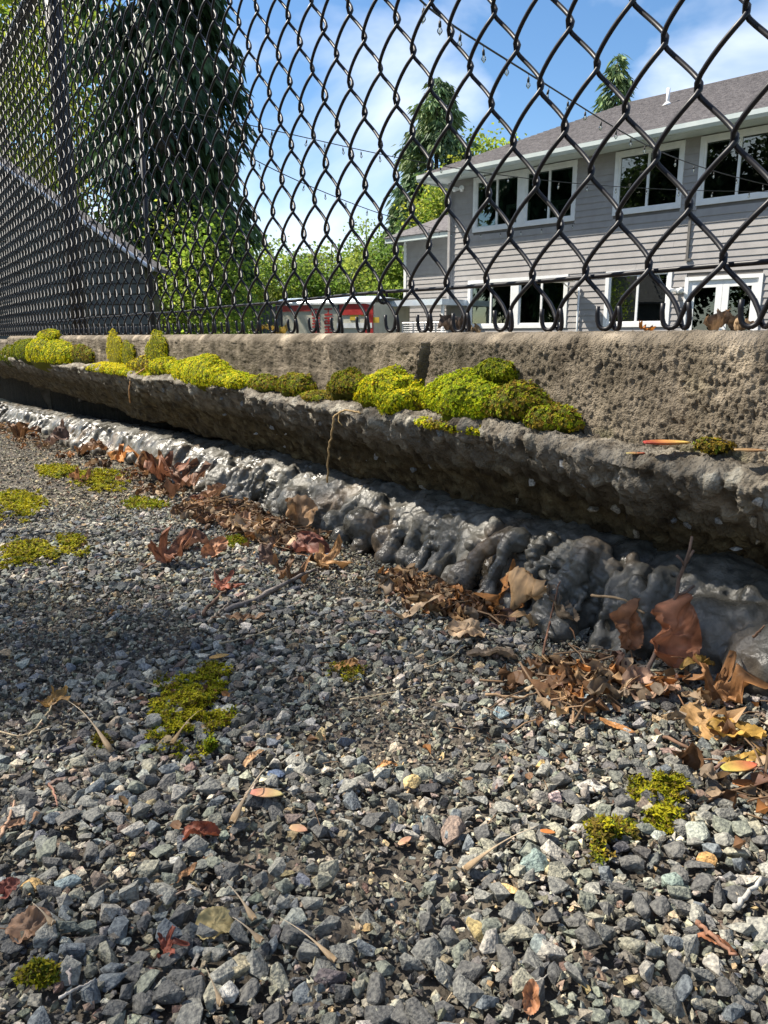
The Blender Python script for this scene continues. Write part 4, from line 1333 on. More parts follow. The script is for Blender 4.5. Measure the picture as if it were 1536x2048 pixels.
tag(o, 'thin tan root hanging over the broken ledge', 'root')
mb = MB()
C = np.array([on_y(300, 730, .44), on_y(262, 755, .425), on_y(258, 780, .424), on_y(260, 805, .43)])
mb.tube(C, .0014, 5, (.5, .28, .12))
o = mb.build('root', M['twig'], smooth=True)
tag(o, 'small orange root hanging below the far yellow moss', 'root')

# ------------------------------------------------------------------ chain link fence
YF = 0.52
WD, HH = 0.065, 0.080          # diamond width and height
fence = empty('chain_link_fence', (0, YF, 0))
tag(fence, 'tall black vinyl chain link fence standing on the concrete wall', 'fence')
NPER = 13
def wire_mesh(odd):
    """a flattened spiral from the knuckle row up; local x centred between its two columns"""
    A = WD / 4 + 0.0027
    B = 0.0060
    z0 = 0.0125
    n = 18
    th = np.linspace(0, 2 * math.pi * NPER, NPER * n + 1)
    s_ = np.sin(th + math.pi / 2)
    cx = np.arcsin(0.975 * s_) / math.asin(0.975)
    x = -A * cx                       # starts at -A
    y = -B * np.sign(np.sin(th)) * np.abs(np.sin(th)) ** 0.6
    z = z0 + th / (2 * math.pi) * HH
    P = np.stack([x, y, z], 1)
    # knuckle: the end bends below its neighbour and comes up again as a hook
    k = [(-A - .0065, -.0035, z0 - .004), (-A - .0075, -.0040, z0 - .0005 + .006), (-A - .008, -.0042, z0 + .011)]
    q = np.linspace(math.pi * 0.06, math.pi * 1.0, 8)
    hook = np.stack([-A - .0015 - .0065 * np.cos(math.pi - q) * -1 * 1.0, np.full(8, -.0045), z0 - 0.0015 - .0085 * np.sin(q)], 1)
    hook = hook[::1]
    hx = np.concatenate([np.array([[-A - .0080, -.0068, z0 + .0125], [-A - .0086, -.0066, z0 + .007]]),
                         np.stack([-A - .0022 - .0064 * np.cos(q), -.0062 + .0050 * q / math.pi, z0 + .001 - .0076 * np.sin(q)], 1)])
    P = np.concatenate([hx, P[3:]])
    if odd:
        P = P * np.array([-1, 1, 1])
        P[:, 1] = -P[:, 1]
        P[:len(hx), 1] = np.linspace(-.0055, .004, len(hx))
    return P
def smooth_path(P, it=1):
    for _ in range(it):
        Q_ = P.copy()
        Q_[1:-1] = 0.25 * P[:-2] + 0.5 * P[1:-1] + 0.25 * P[2:]
        P = Q_
    return P
WR = 0.0020
wm = []
for odd in (0, 1):
    V, Q, T = tube_np(smooth_path(wire_mesh(odd)), WR, 7)
    wm.append(make_mesh('wire', V, Q, T, None, M['wire'], True, None, False))
# knuckles lie at every second column; hook seen at px 1223 sets the phase
x_ref = on_y(1226, 640, YF)[0]
kcol = 0
k0 = int(round((-5.4 - x_ref) / (WD / 2)))
k1 = int(round((0.75 - x_ref) / (WD / 2)))
for k in range(k0, k1 + 1):
    o = add_obj('wire', wm[k & 1], fence)
    o.location = (x_ref + (k + 0.5) * WD / 2 + rng.normal(0, .0006), 0, rng.normal(0, .0006))
    o.rotation_euler = (rng.normal(0, .002), rng.normal(0, .0015), 0)
# tension wire
xs = np.linspace(-5.5, 0.8, 220)
zz = 0.0515 + .0012 * np.sin(xs * 5) + 0.0008 * np.sin(xs * 13)
V, Q, T = tube_np(np.stack([xs, np.full_like(xs, 0.0075), zz], 1), 0.0021, 7)
make_mesh('tension_wire', V, Q, T, None, M['wire'], True, fence)
for px in (760, 390, 1900):
    x = on_y(px, 604, YF)[0]
    a = np.linspace(0, 5.6, 14)
    V, Q, T = tube_np(np.stack([np.full(14, x) + a * .0004, .0035 + .0068 * np.cos(a), .047 + .0075 * np.sin(a)], 1), .0017, 6)
    make_mesh('hog_ring', V, Q, T, None, M['wire'], True, fence)
ZT = 0.0125 + NPER * HH
for x in (-2.60, 0.42, -5.6):
    V, Q, T = tube_np([(x, 0.036, -0.2), (x, .036, 0.3), (x, .036, .7), (x, 0.036, ZT + .01)], 0.024, 16)
    make_mesh('post', V, Q, T, None, M['wire'], True, fence)
    V, Q, T = tube_np([(x, .036, ZT + .01), (x, .036, ZT + .022), (x, .036, ZT + .03)], [.028, .026, .010], 16)
    make_mesh('post_cap', V, Q, T, None, M['wire'], True, fence)
V, Q, T = tube_np([(-6, .030, ZT - .02), (-3, .030, ZT - .02), (0.9, .030, ZT - .02)], 0.021, 14)
make_mesh('top_rail', V, Q, T, None, M['wire'], True, fence)

# ------------------------------------------------------------------ house
DH = 18.9
ROT = math.radians(11.73)
HX = np.array([math.cos(ROT), math.sin(ROT), 0]); HN = np.array([-math.sin(ROT), math.cos(ROT), 0])
house = empty('house', tuple(HN * DH), ROT)
tag(house, 'two storey grey clapboard house with white windows and dark hip roof', 'house')
HXL, HXR, HDP = -16.13, 4.0, 8.6
FLOOR = -0.72
OPEN = [('U', -15.28, -11.82, 3.02, 4.53, 2), ('U', -10.72, -8.92, 3.02, 4.53, 1), ('U', -8.55, -6.72, 3.02, 4.53, 1), ('U', -5.6, -3.8, 3.02, 4.53, 1),
        ('L', -15.40, -11.92, 0.25, 1.66, 2), ('L', -10.79, -8.99, 0.25, 1.66, 1), ('L', -5.4, -3.6, 0.25, 1.66, 1), ('D', -8.65, -6.84, FLOOR, 1.41, 0)]
TR = 0.10
def wall_with_holes(x0, x1, z0, z1, y, thick, holes, mat_, name):
    xs = sorted(set([x0, x1] + [h[1] + TR * .5 for h in holes] + [h[2] - TR * .5 for h in holes]))
    zs = sorted(set([z0, z1] + [h[3] + TR * .5 for h in holes] + [h[4] - TR * .5 for h in holes]))
    mb = MB()
    for i in range(len(xs) - 1):
        for j in range(len(zs) - 1):
            cx, cz = (xs[i] + xs[i + 1]) / 2, (zs[j] + zs[j + 1]) / 2
            if any(h[1] < cx < h[2] and h[3] < cz < h[4] for h in holes):
                continue
            mb.box((xs[i], y, zs[j]), (xs[i + 1], y + thick, zs[j + 1]))
    return mb.build(name, mat_, house)
wall_with_holes(HXL, HXR, FLOOR - .3, 4.62, 0, 0.14, OPEN, M['sheath'], 'wall')
# rooms behind: dark inner shell with a far window
mb = MB()
mb.box((HXL, HDP, FLOOR - .3), (HXR, HDP + .14, 4.62))
mb.box((HXL, .14, FLOOR - .3), (HXL + .14, HDP, 4.62))
mb.box((HXR - .14, .14, FLOOR - .3), (HXR, HDP, 4.62))
mb.box((HXL + .14, .14, FLOOR - .2), (HXR - .14, HDP, FLOOR))
mb.box((HXL + .14, .14, 2.05), (HXR - .14, HDP, 2.35))
mb.box((HXL + .14, .14, 4.62), (HXR - .14, HDP, 4.70))
mb.box((-11.2, .14, FLOOR), (-11.05, HDP, 2.05)); mb.box((-11.4, .14, 2.35), (-11.25, HDP, 4.62))
mb.box((-8.75, .14, 2.35), (-8.65, HDP, 4.62))
mb.build('inner_walls', M['room'], house)
# pale green cabinet frames seen through the left upper window
mb = MB()
for (x, y) in ((-15.0, 1.2), (-13.6, 1.6)):
    mb.box((x, y, 2.35), (x + .12, y + .1, 3.9)); mb.box((x + .7, y, 2.35), (x + .82, y + .1, 3.9)); mb.box((x + .12, y, 3.78), (x + .7, y + .1, 3.9)); mb.box((x + .12, y + .02, 2.35), (x + .7, y + .08, 3.5))
mb.build('inner_frame', mat('pale_green_paint', (.5, .62, .52), (.56, .68, .58), .5, 4), house)
# clapboards, one by one
EXPO = 0.158
board_cache = {}
def siding_board(xa, xb, z0, z1, yoff=0.0, parent=house, m=None):
    # wedge, bottom edge proud
    key = None
    V = [(xa, yoff - .026, z0), (xb, yoff - .026, z0), (xb, yoff - .006, z1), (xa, yoff - .006, z1), (xa, yoff, z0), (xb, yoff, z0), (xb, yoff, z1), (xa, yoff, z1)]
    Q = [(0, 1, 2, 3), (5, 4, 7, 6), (4, 5, 1, 0), (3, 2, 6, 7), (4, 0, 3, 7), (1, 5, 6, 2)]
    return make_mesh('siding_board', V, Q, None, None, m or M['siding'], False, parent)
z = FLOOR - .3
rs = np.random.default_rng(9)
while z < 4.60:
    z1 = min(z + EXPO, 4.60)
    cuts = [(h[1] + .02, h[2] - .02) for h in OPEN if h[3] - .0 < z1 - .01 and h[4] > z + .01]
    cuts.sort()
    x = HXL + .10
    segs = []
    for a, b in cuts:
        segs.append((x, a)); x = b
    segs.append((x, HXR - .1))
    for a, b in segs:
        if b - a > .06:
            # partial overlap with an opening is covered by its trim
            while b - a > 5.2:
                q = a + rs.uniform(2.8, 4.6)
                siding_board(a, q - .004, z, z1 + .012); a = q
            siding_board(a, b, z, z1 + .012)
    z += EXPO
# corner boards
for x in (HXL - .025, HXR - .1):
    o = MB().box((x, -.035, FLOOR - .3), (x + .125, -.001, 4.6)).build('corner_board', M['siding'], house)
MB().box((HXL - .025, 0, FLOOR - .3), (HXL - .001, .12, 4.6)).build('corner_board', M['siding'], house)

def window(x0, x1, z0, z1, units):
    fr = MB()
    y0, y1 = -.045, .10
    fr.box((x0, y0, z0), (x1, y1 - .02, z0 + TR)); fr.box((x0, y0, z1 - TR), (x1, y1 - .02, z1))
    fr.box((x0, y0 + .002, z0 + TR), (x0 + TR, y1 - .02, z1 - TR)); fr.box((x1 - TR, y0 + .002, z0 + TR), (x1, y1 - .02, z1 - TR))
    spans = [(x0 + TR, x1 - TR)]
    if units == 2:
        c = (x0 + x1) / 2
        fr.box((c - .13, y0 + .002, z0 + TR), (c + .13, y1 - .02, z1 - TR))
        spans = [(x0 + TR, c - .13), (c + .13, x1 - TR)]
    f = fr.build('window', M['white'], house)
    for a, b in spans:
        m = (a + b) / 2
        s = MB()
        e = .045
        za, zb = z0 + TR, z1 - TR
        s.box((a, -.012, za), (b, .05, za + e)); s.box((a, -.012, zb - e), (b, .05, zb))
        s.box((a, -.010, za + e), (a + e, .05, zb - e)); s.box((b - e, -.010, za + e), (b, .05, zb - e))
        s.box((m - .03, -.010, za + e), (m + .03, .05, zb - e))
        s.build('sash', M['white'], f)
        for (p0, p1) in ((a + e, m - .03), (m + .03, b - e)):
            MB().box((p0, .016, za + e), (p1, .022, zb - e)).build('pane', M['pane'], f)
for h in OPEN:
    if h[0] in 'UL':
        window(*h[1:])
# french doors
x0, x1, z1 = -8.65, -6.84, 1.41
df = MB()
df.box((x0, -.045, FLOOR), (x0 + .09, .1, z1)); df.box((x1 - .09, -.045, FLOOR), (x1, .1, z1)); df.box((x0 + .09, -.043, z1 - .09), (x1 - .09, .1, z1))
dfo = df.build('door_frame', M['white'], house)
c = (x0 + x1) / 2
for a, b in ((x0 + .09, c - .004), (c + .004, x1 - .09)):
    d_ = MB()
    z0, zt = FLOOR + .02, z1 - .09
    d_.box((a, 0, z0), (a + .15, .05, zt)); d_.box((b - .15, 0, z0), (b, .05, zt))
    d_.box((a + .15, .001, z0), (b - .15, .05, z0 + .26)); d_.box((a + .15, .001, zt - .17), (b - .15, .05, zt))
    do = d_.build('door', M['white'], house)
    MB().box((a + .15, .02, z0 + .26), (b - .15, .026, zt - .17)).build('pane', M['pane'], do)
    hx_ = b - .07 if b < c + .01 else a + .07
    MB().tube([(hx_, 0, .30), (hx_, -.05, .30), (hx_ + .07, -.06, .30)], .014, 8).build('handle', M['metal'], do, True)
    MB().tube([(hx_, 0.002, .44), (hx_, -.02, .44)], .03, 12).build('lock', M['metal'], do, True)
# eaves
OV = 0.70
ex0, ex1, ey0, ey1, ez = HXL - OV, HXR + OV, -OV, HDP + .14 + OV, 4.70
sf = MB().box((ex0, ey0 + .03, 4.56), (ex1, .0, 4.60)); sf.box((ex0, 0, 4.625), (HXL - .03, ey1, 4.655))
sf.build('soffit', M['gutter'], house)
g = MB()
# K-style gutter on the front and the left side
gp = [(-.02, 4.53), (-.09, 4.53), (-.135, 4.60), (-.135, 4.70), (-.12, 4.70), (-.12, 4.61), (-.085, 4.545), (-.02, 4.545)]
for i in range(len(gp)):
    pass
V = []
for x in (ex0 - .02, ex1 + .02):
    V += [(x, ey0 + .02 + y, zq) for y, zq in gp]
n_ = len(gp)
Q = [(i, (i + 1) % n_, n_ + (i + 1) % n_, n_ + i) for i in range(n_)]
g.add(V, Q)
g.build('gutter', M['gutter'], house)
MB().box((ex0, ey0, 4.52), (ex1, ey0 + .03, 4.715)).build('fascia', M['gutter'], house)
MB().box((ex0 - .02, ey0 + .031, 4.52), (ex0 + .005, ey1, 4.715)).build('fascia', M['gutter'], house)
# hip roof with shingle courses
kk = 4.45; pitch = 0.46
NC = 34
rf = MB()
for i in range(NC):
    a, b = i / NC, (i + 1) / NC
    def ringc(t, dz):
        k = kk * t
        return [(ex0 + k - .03, ey0 + k - .03, ez + pitch * k + dz), (ex1 - k + .03, ey0 + k - .03, ez + pitch * k + dz), (ex1 - k + .03, 2 * (ey0 + kk) - (ey0 + k) + .03, ez + pitch * k + dz), (ex0 + k - .03, 2 * (ey0 + kk) - (ey0 + k) + .03, ez + pitch * k + dz)]
    lo, hi = ringc(a, .034), ringc(b, .018)
    bt = ringc(a, .012)
    V = lo + hi + bt
    Q = []
    for s_ in range(4):
        t = (s_ + 1) % 4
        Q.append((s_, t, 4 + t, 4 + s_)); Q.append((8 + s_, 8 + t, t, s_))
    rf.add(V, Q)
rfo = rf.build('roof', M['shingle'], house)
vx, vy = -10.46, 2.0
vz = ez + pitch * (vy + OV)
vp = MB(); vp.tube([(vx, vy, vz - .1), (vx, vy, vz + .42)], .045, 12); vp.tube([(vx, vy, vz - .02), (vx, vy, vz + .08)], [.16, .06], 12)
vp.build('vent_pipe', M['white'], rfo, True)
# strap hanging on the wall, flood lights, disc lamp
MB().box((-8.68, -.06, 1.83), (-8.62, -.035, 2.96)).box((-8.70, -.062, 1.79), (-8.55, -.033, 1.84)).build('wall_strap', M['sheath'], house)
def flood(x, z, nm):
    f = MB().box((x - .06, -.05, z - .06), (x + .06, -.022, z + .06)).build(nm, M['white'], house)
    for s_ in (-1, 1):
        MB().tube([(x + s_ * .05, -.05, z), (x + s_ * .10, -.12, z + .01), (x + s_ * .14, -.20, z + .0), (x + s_ * .16, -.24, z - .01)], [.02, .05, .07, .075], 12).build('lamp_head', M['white'], f, True)
flood(-8.80, 1.10, 'flood_light'); flood(-15.72, 4.28, 'flood_light')
ds = MB()
ds.tube([(-11.8, -.02, 1.30), (-11.8, -.3, 1.34), (-11.8, -.55, 1.46)], .018, 8); ds.tube([(-11.8, -.55, 1.43), (-11.8, -.55, 1.46), (-11.8, -.55, 1.52)], [.36, .38, .10], 24)
ds.build('disc_lamp', M['white'], house, True)
MB().tube([(-11.55, -.06, FLOOR), (-11.55, -.06, 1.3)], .028, 8).build('downpipe', M['white'], house, True)
MB().box((HXL - .06, -.10, FLOOR - .2), (HXL + .03, -.036, 4.5)).build('downspout', M['siding'], house)

# lower wing set back on the left
WY, WL = 2.0, -20.0
wb = MB(); wb.box((WL, WY, FLOOR - .3), (HXL, WY + .14, 3.36)); wb.box((WL, WY + .14, FLOOR - .3), (WL + .14, 8, 3.36)); wb.box((WL, 8, FLOOR - .3), (HXL, 8.14, 3.36))
wb.build('wing_wall', M['sheath'], house)
z = FLOOR - .3
while z < 3.34:
    siding_board(WL + .1, HXL - .005, z, min(z + EXPO, 3.34) + .012, WY)
    z += EXPO
MB().box((WL - .02, WY - .035, FLOOR - .3), (WL + .1, WY, 3.36)).build('corner_board', M['white'], house)
wo_ = .5
e0, e1 = WL - wo_, WY - wo_
MB().box((e0, e1 + .03, 3.30), (HXL, WY, 3.33)).build('soffit', M['gutter'], house)
MB().box((e0, e1, 3.25), (HXL - .002, e1 + .03, 3.44)).build('fascia', M['gutter'], house)
MB().box((e0 - .03, e1 + .03, 3.25), (e0, 8.6, 3.44)).build('fascia', M['gutter'], house)
wr = MB()
k2 = 3.4
wr.add([(e0 - .04, e1 - .05, 3.43), (HXL - .002, e1 - .05, 3.43), (HXL - .002, e1 + k2, 3.43 + .5 * k2), (e0 + k2, e1 + k2, 3.43 + .5 * k2), (e0 - .04, 8.7, 3.43), (e0 + k2, 8.7 - k2 + .3, 3.43 + .5 * k2), (HXL - .002, 8.7, 3.43), (HXL - .002, 8.7 - k2 + .3, 3.43 + .5 * k2)],
       [(0, 1, 2, 3), (0, 3, 5, 4), (4, 5, 7, 6), (3, 2, 7, 5)])
wro = wr.build('wing_roof', M['shingle'], house)
so = wro.modifiers.new('t', 'SOLIDIFY'); so.thickness = .03

# ------------------------------------------------------------------ canopy, food trailer, mesh panels
def hpoint(px, py, y):
    d = ray(px, py); t = (DH + y) / d.dot(HN); p = d * t
    return p.dot(HX), p[2]
cx0, cz0 = hpoint(775, 606, -1.0); cx1, _ = hpoint(893, 600, -1.0)
can = empty('canopy', tuple(HN * DH), ROT)
tag(can, 'white flat canopy roof on thin posts beside the grey house wing', 'canopy')
MB().box((cx0, -1.2, .93), (cx1, 1.6, 1.10)).build('roof', M['bluewhite'], can)
for x in (cx0 + .1, cx1 - .12):
    for y in (-1.1, 1.5):
        MB().box((x, y, -.95), (x + .07, y + .07, .93)).build('post', M['white'], can)
o = MB().box((cx0 + .2, 1.62, -.9), (cx1 - .1, 1.70, .85)).build('back_panel', mat('pale_panel', (.55, .54, .5), (.66, .64, .6), .6, 2), can)
o = MB().box((cx0 + .35, 1.56, .1), (cx0 + .62, 1.62, .74)).build('brown_sign', M['tan'], can)
# wire panel in front of it
pn = empty('wire_panel', tuple(HN * (DH - 2.2)), ROT)
tag(pn, 'thin wire mesh panel standing in front of the canopy', 'wire fence')
mb = MB()
a0, a1 = hpoint(805, 640, -2.2)[0], hpoint(895, 640, -2.2)[0]
for x in np.linspace(a0, a1, 5):
    mb.tube([(x, 0, -.95), (x, 0, .42)], .018, 6)
mb.tube([(a0, 0, .40), (a1, 0, .40)], .016, 6); mb.tube([(a0, 0, -.3), (a1, 0, -.3)], .016, 6)
mb.build('frame', M['metal'], pn)
mb = MB()
for x in np.linspace(a0, a1, 40):
    mb.tube([(x, .002, -.9), (x, .002, .39)], .004, 4)
for zq in np.linspace(-.9, .39, 22):
    mb.tube([(a0, .004, zq), (a1, .004, zq)], .004, 4)
mb.build('mesh', M['metal'], pn)['kind'] = 'stuff'

# food trailer: cream side, red ends, blue-white rounded roof
tl, tr_ = ray(548, 640), ray(748, 640)
TD = 26.0
pL = tl * ((TD) / np.dot(tl, FWD)); pR = tr_ * ((TD - 2.0) / np.dot(tr_, FWD))
axv = (pR - pL); axv[2] = 0; LT = np.linalg.norm(axv); axv /= LT
trl = empty('food_trailer', (pL[0], pL[1], 0), math.atan2(axv[1], axv[0]))
tag(trl, 'cream and red food trailer with a rounded blue white roof', 'food trailer')
TZ0, TZ1 = -.55, 1.02
MB().box((0, 0, TZ0), (LT, 2.2, TZ1)).build('body', M['cream'], trl)
n_ = 12
aa = np.linspace(0, math.pi, n_)
V = np.concatenate([np.stack([np.full(n_, x), 1.1 - 1.16 * np.cos(aa), TZ1 + .24 * np.sin(aa) ** .6], 1) for x in (-.05, .2, LT - .5, LT + .05)])
V[:n_, 2] -= .08; V[3 * n_:, 2] -= .08
make_mesh('roof', V, grid_quads(4, n_), None, None, M['bluewhite'], True, trl)
MB().box((-.05, -.06, TZ1 - .03), (LT + .05, 0, TZ1 + .03)).build('roof_trim', M['white'], trl)
MB().box((0, -.025, TZ1 - .22), (1.5, -.001, TZ1 - .03)).build('red_panel', M['red'], trl)
MB().box((LT - 1.3, -.025, TZ1 - .36), (LT - .02, -.001, TZ1 - .03)).build('red_panel', M['red'], trl)
MB().box((LT - .30, -.027, TZ0), (LT - .02, -.002, TZ1 - .37)).build('red_panel', M['red'], trl)
MB().box((LT - 1.35, -.035, TZ1 - .75), (LT - .05, -.028, TZ1 - .60)).build('white_band', M['white'], trl)
# red block lettering in two columns (the photograph does not resolve the characters)
for col_ in range(2):
    for row in range(3):
        ox, oz = 1.55 + col_ * .48, .12 + row * .27
        mb = MB()
        for b in [((0, 0), (.30, .045)), ((0, .17), (.30, .215)), ((.13, 0), (.175, .22)), ((.02, .085), (.28, .125)), ((.0, .0), (.04, .10))][: 3 + (row + col_) % 3]:
            mb.box((ox + b[0][0], -.012 - .001 * len(mb.V), oz + b[0][1]), (ox + b[1][0], -.001, oz + b[1][1]))
        mb.build('lettering', M['red'], trl)
for (x, w, zc) in ((3.0, .30, .5), (3.4, .22, .62), (3.75, .3, .42)):
    MB().box((x, -.014, zc), (x + w, -.001, zc + .16)).build('yellow_mark', M['yellow'], trl)
MB().box((2.55, -.03, TZ0), (2.62, -.001, TZ1 - .05)).build('seam_strip', M['dark'], trl)
for x in (LT * .4, LT * .55):
    MB().tube([(x, .05, -.62), (x, .25, -.62)], .32, 18).build('wheel', M['dark'], trl, True)
# dark gate beside it
q = ray(505, 640); gp_ = q * (24.0 / np.dot(q, FWD)); q2 = ray(565, 640); g2 = q2 * (24.0 / np.dot(q2, FWD))
wv = np.linalg.norm((g2 - gp_)[:2])
gt = empty('slat_gate', (gp_[0], gp_[1], 0), math.atan2(g2[1] - gp_[1], g2[0] - gp_[0]))
tag(gt, 'dark slatted gate panel left of the food trailer', 'gate')
MB().box((0, 0, -.95), (.07, .07, .93)).build('post', M['dark'], gt); MB().box((wv - .07, 0, -.95), (wv, .07, .93)).build('post', M['dark'], gt)
MB().box((-.05, -.02, .93), (wv + .1, .12, 1.0)).build('top_beam', M['dark'], gt)
for x in np.linspace(.08, wv - .17, 7):
    MB().box((x, .02, -.9), (x + .09, .045, .92)).build('slat', M['shed'], gt)

# ------------------------------------------------------------------ shed on the left
SD = 16.0
def flat_at(px, py, dist):
    d = ray(px, py); return d * (dist / np.dot(d, FWD))
a = flat_at(-700, 640, SD); b = flat_at(296, 640, SD)
sx = (b - a); sx[2] = 0; SL = np.linalg.norm(sx)
shed = empty('shed', (b[0], b[1], 0), math.atan2(-sx[1], -sx[0]) + math.pi)
tag(shed, 'dark grey slatted shed with a sloping pale roof edge behind the far fence', 'shed')
zr = flat_at(275, 528, SD)[2]; zl = flat_at(0, 340, SD)[2]
slope = (zl - zr) / (np.linalg.norm((flat_at(275, 528, SD) - flat_at(0, 340, SD))[:2]))
apx = 5.2
def rz_(x):            # x runs negative to the left from the right corner
    x = -x
    return (zr + slope * x) if x < apx else (zr + slope * (2 * apx - x))
z = -.95
rr5 = np.random.default_rng(2)
while z < zr + slope * apx:
    xa = 0.0 if z < zr else -(z - zr) / slope
    xb = -2 * apx - xa
    MB().box((xb, -.03, z), (xa, 0.02, z + .17)).build('slat', M['shed'], shed)
    z += .2
V = [(0, .03, -.95), (-2 * apx, .03, -.95), (-2 * apx, .03, zr), (-apx, .03, zr + slope * apx), (0, .03, zr)]
mb = MB(); mb.add(V + [(x, .9, zq) for x, _, zq in V], [(0, 4, 9, 5), (1, 6, 7, 2)], [(0, 1, 2), (0, 2, 4), (2, 3, 4)])
mb.build('wall', M['dark'], shed)
mb = MB()
for sgn in (0, 1):
    x0, z0 = (.25, zr - slope * .25) if sgn == 0 else (-2 * apx - .25, zr - slope * .25)
    mb.add([(x0, -.35, z0 + .02), (-apx, -.35, zr + slope * apx + .02), (-apx, 1.0, zr + slope * apx + .02), (x0, 1.0, z0 + .02),
            (x0, -.35, z0 + .10), (-apx, -.35, zr + slope * apx + .10), (-apx, 1.0, zr + slope * apx + .10), (x0, 1.0, z0 + .10)],
           [(0, 3, 2, 1), (4, 5, 6, 7), (0, 1, 5, 4), (2, 3, 7, 6), (0, 4, 7, 3)])
mb.build('roof', M['shingle'], shed)
for sgn in (0, 1):
    x0, z0 = (.28, zr - slope * .28) if sgn == 0 else (-2 * apx - .28, zr - slope * .28)
    MB().tube([(x0, -.37, z0 + .05), (-apx, -.37, zr + slope * apx + .05)], .04, 8).build('barge_board', mat('pale_barge', (.42, .46, .55), (.5, .54, .62), .4, 5), shed)

# ------------------------------------------------------------------ trees
def leaf_cards(P, r, size, cols, bias=0.3, elong=1.5, hang=0.0):
    n = len(P)
    D = r.normal(size=(n, 3)); D[:, 2] = D[:, 2] * 0.6 - hang
    D /= np.linalg.norm(D, axis=1)[:, None]
    N = r.normal(size=(n, 3)); N[:, 2] += bias * 3
    Sd = np.cross(N, D); Sd /= np.linalg.norm(Sd, axis=1)[:, None] + 1e-9
    L_ = (size * r.uniform(.65, 1.35, n))[:, None]
    nn_ = np.cross(D, Sd)
    V = np.stack([P - D * L_ * .5 * elong * .5, P + Sd * L_ * .30 + nn_ * L_ * .06, P + D * L_ * .5 * elong * .5 * 1.1, P - Sd * L_ * .30 + nn_ * L_ * .06], 1).reshape(-1, 3)
    Q = np.arange(n)[:, None] * 4 + np.array([[0, 1, 2, 3]])
    return V, Q, np.repeat(cols, 4, 0)

GREENS = {'maple': np.array([[.10, .14, .018], [.14, .17, .02], [.075, .12, .018], [.17, .18, .025]]),
          'alder': np.array([[.10, .155, .025], [.13, .18, .03], [.08, .135, .025], [.16, .19, .035]]),
          'cedar': np.array([[.018, .038, .020], [.026, .05, .024], [.034, .06, .026], [.014, .03, .018]]),
          'fir': np.array([[.05, .085, .036], [.07, .105, .042], [.085, .115, .045], [.04, .065, .032]]),
          'dark': np.array([[.03, .05, .018], [.04, .065, .02], [.05, .075, .022]])}

def broadleaf(loc, H, R, label, pal, n, size, seed, crown0=0.25, name='deciduous_tree', group='leafy trees behind the fence', clump=0.16, hang=.2, limbs=9, open_=0.5):
    r = np.random.default_rng(seed)
    t = empty(name, tuple(loc))
    tb = MB()
    hh = np.linspace(0, 1, 8)
    wob = np.cumsum(r.normal(0, .015 * H, (8, 2)), 0) * .6
    wob[0] = 0
    tr = np.stack([wob[:, 0], wob[:, 1], hh * H * .9], 1)
    r0 = 0.016 * H + .03
    tb.tube(tr, np.linspace(r0, r0 * .15, 8), 9)
    tips = []
    for k in range(limbs):
        f = r.uniform(crown0 + .02, .85)
        b = np.array([np.interp(f * .9, hh, tr[:, j] if j < 2 else tr[:, 2]) if False else np.interp(f, hh, tr[:, j]) for j in range(3)])
        az = k * 2.4 + r.normal(0, .4)
        ln = R * (0.95 - .45 * abs(f - .45)) * r.uniform(.7, 1.05)
        e = b + np.array([math.cos(az) * ln, math.sin(az) * ln, ln * r.uniform(.1, .75)])
        m_ = (b + e) / 2 + np.array([0, 0, -.05 * ln])
        tb.tube([b, m_, e], [r0 * .4 * (1 - f * .5), r0 * .25 * (1 - f * .5), r0 * .08], 6)
        tips += [b * .3 + e * .7, e, m_]
    tb.build('trunk', M['bark'], t, True)
    nc = max(14, int(60))
    # clumps through the crown
    C = r.normal(size=(nc, 3)); C /= np.linalg.norm(C, axis=1)[:, None]
    C *= r.uniform(.35, 1, (nc, 1)) ** .6
    zc, zr_ = H * (crown0 + 1) / 2, H * (1 - crown0) / 2
    C = C * np.array([R, R, zr_]) * np.array([.9, .9, .95]) + np.array([0, 0, zc])
    C = np.concatenate([C, np.array(tips)])
    wt = r.uniform(.4, 1.4, len(C)); wt /= wt.sum()
    ci = r.choice(len(C), n, p=wt)
    off = r.normal(size=(n, 3)) * np.array([1, 1, .7]) * R * clump
    Pp = C[ci] + off
    cb = pal[r.integers(0, len(pal), len(C))] * r.uniform(.7, 1.3, (len(C), 1))
    cols = cb[ci] * r.uniform(.75, 1.25, (n, 1))
    V, Q, Cc = leaf_cards(Pp, r, size, cols, .3, 1.5, hang)
    make_mesh('crown', V, Q, None, Cc, M['foliage'], False, t)
    tag(t, label, 'tree', group)
    return t

